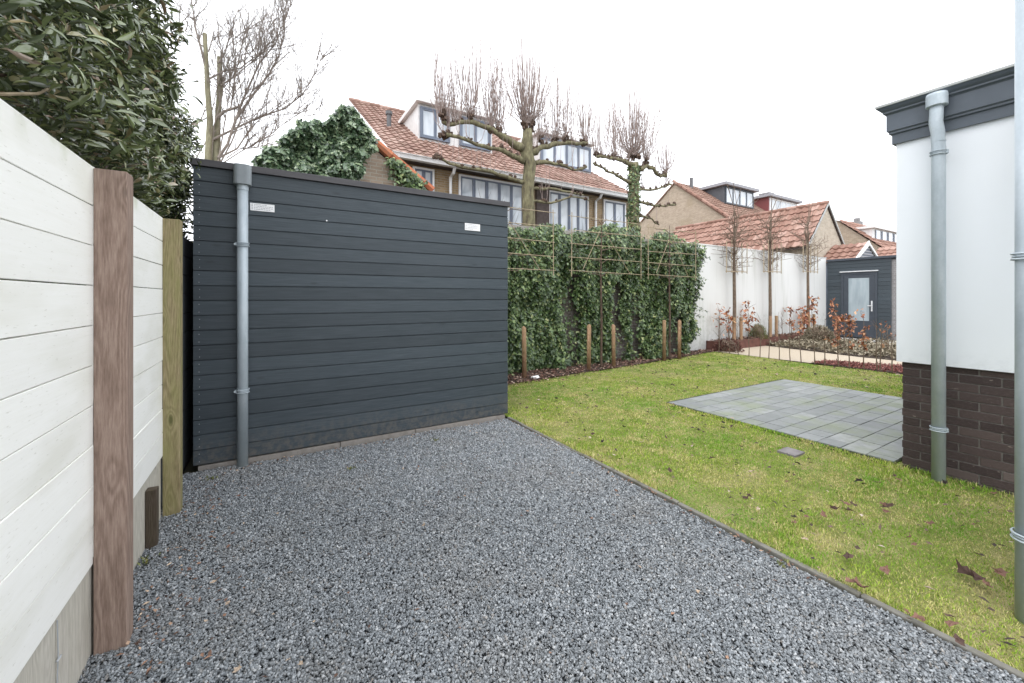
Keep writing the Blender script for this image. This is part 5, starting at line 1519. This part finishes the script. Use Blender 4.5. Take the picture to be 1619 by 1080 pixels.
for k in range(40):
    x = rr.choice([rr.uniform(-.5, 2.3), rr.uniform(-.45, .1), rr.uniform(-.5, -.1)]); y = rr.uniform(1.2, 4.05)
    put_leaf(x, y, -.006, rr.uniform(.5, 1.1), 'gravel', 'dead leaves scattered over the gravel', rr.choice([1, 3, 3, 0]))
for k in range(16):
    put_leaf(2.395 + rr.uniform(-.05, .05), rr.uniform(.4, 4.0), .02, rr.uniform(.6, 1.1), 'kerb between gravel and lawn', 'dead leaves on the kerb', rr.choice([0, 1, 3]))
n = 620
k = rng.uniform(0, 1, n); x = np.where(k < .45, -.50 + np.abs(rng.normal(0, .16, n)), np.where(k < .7, rng.uniform(-.4, 2.3, n), np.where(k < .85, 2.375 - np.abs(rng.normal(0,.03,n)), rng.uniform(-.5, 2.3, n))))
y = np.where((k >= .45) & (k < .7), 4.10 - np.abs(rng.normal(0, .07, n)), rng.uniform(.9, 4.05, n))
tag(link('gravel_debris', leaf_mesh('gravel_debris', np.stack([x, y, np.full(n, -.010) + rng.uniform(0,.006,n)], 1), np.stack([rng.normal(0,1,n), rng.normal(0,1,n), rng.normal(0,.2,n)],1),
     np.stack([rng.normal(0,.3,n), rng.normal(0,.3,n), np.ones(n)],1), rng.uniform(.010,.034,n), rng.uniform(.008,.018,n), OVAL), M['dead']), 'bits of dry leaf and twig caught in the gravel', 'debris', kind='stuff')
n = 4200
x = rng.uniform(2.45, 9.8, n); y = rng.uniform(.3, 6.3, n); ok = ~((x > 4.45) & (x < 7.65) & (y > 1.2) & (y < 3.7)) & ~((x > 4.5) & (y < 1.3)) & (y < 5.6 + (x-2.45)*.118) & (rng.uniform(0,1,n) < .35 + 1.1*vnoise(x*2.5, y*2.5, 51))
x, y = x[ok], y[ok]; n = len(x)
tag(link('lawn_debris', leaf_mesh('lawn_debris', np.stack([x, y, rng.uniform(.012,.028,n)], 1), np.stack([rng.normal(0,1,n), rng.normal(0,1,n), rng.normal(0,.3,n)],1),
     np.stack([rng.normal(0,.4,n), rng.normal(0,.4,n), np.ones(n)],1), rng.uniform(.014,.050,n), rng.uniform(.010,.026,n), OVAL), M['litter_dark']), 'small crumbs of dead leaf sprinkled through the lawn', 'debris', kind='stuff')
# weeds in the gravel
def weed(px, py, s, label):
    d = FPX*CAM_H/(py - 471); lat = (px - 809.5)/FPX*d; x, y = SN*d + CS*lat, CS*d - SN*lat
    n = 26; a = rng.uniform(0, 6.28, n)
    me = leaf_mesh('weed', np.stack([x + rng.normal(0,.018*s,n), y + rng.normal(0,.018*s,n), np.full(n,-.01)],1), np.stack([np.cos(a), np.sin(a), np.full(n,.8)],1), np.stack([-np.cos(a), -np.sin(a), np.full(n,1.2)],1), rng.uniform(.012,.028,n)*s, rng.uniform(.007,.013,n)*s, OVAL)
    tag(link('weed', me, M['box_leaf']), label, 'weed')
weed(230, 885, 1.3, 'small yellow green weed beside the brown fence post foot')
weed(333, 757, 1.2, 'small weed in the gravel left of the downpipe foot')
weed(556, 740, 1.0, 'tiny green weed in the gravel before the shed')
weed(688, 695, 1.0, 'tiny green weed in the gravel near the right end of the shed')
weed(1240, 890, 1.0, 'tiny grass tuft in the gravel beside the kerb')
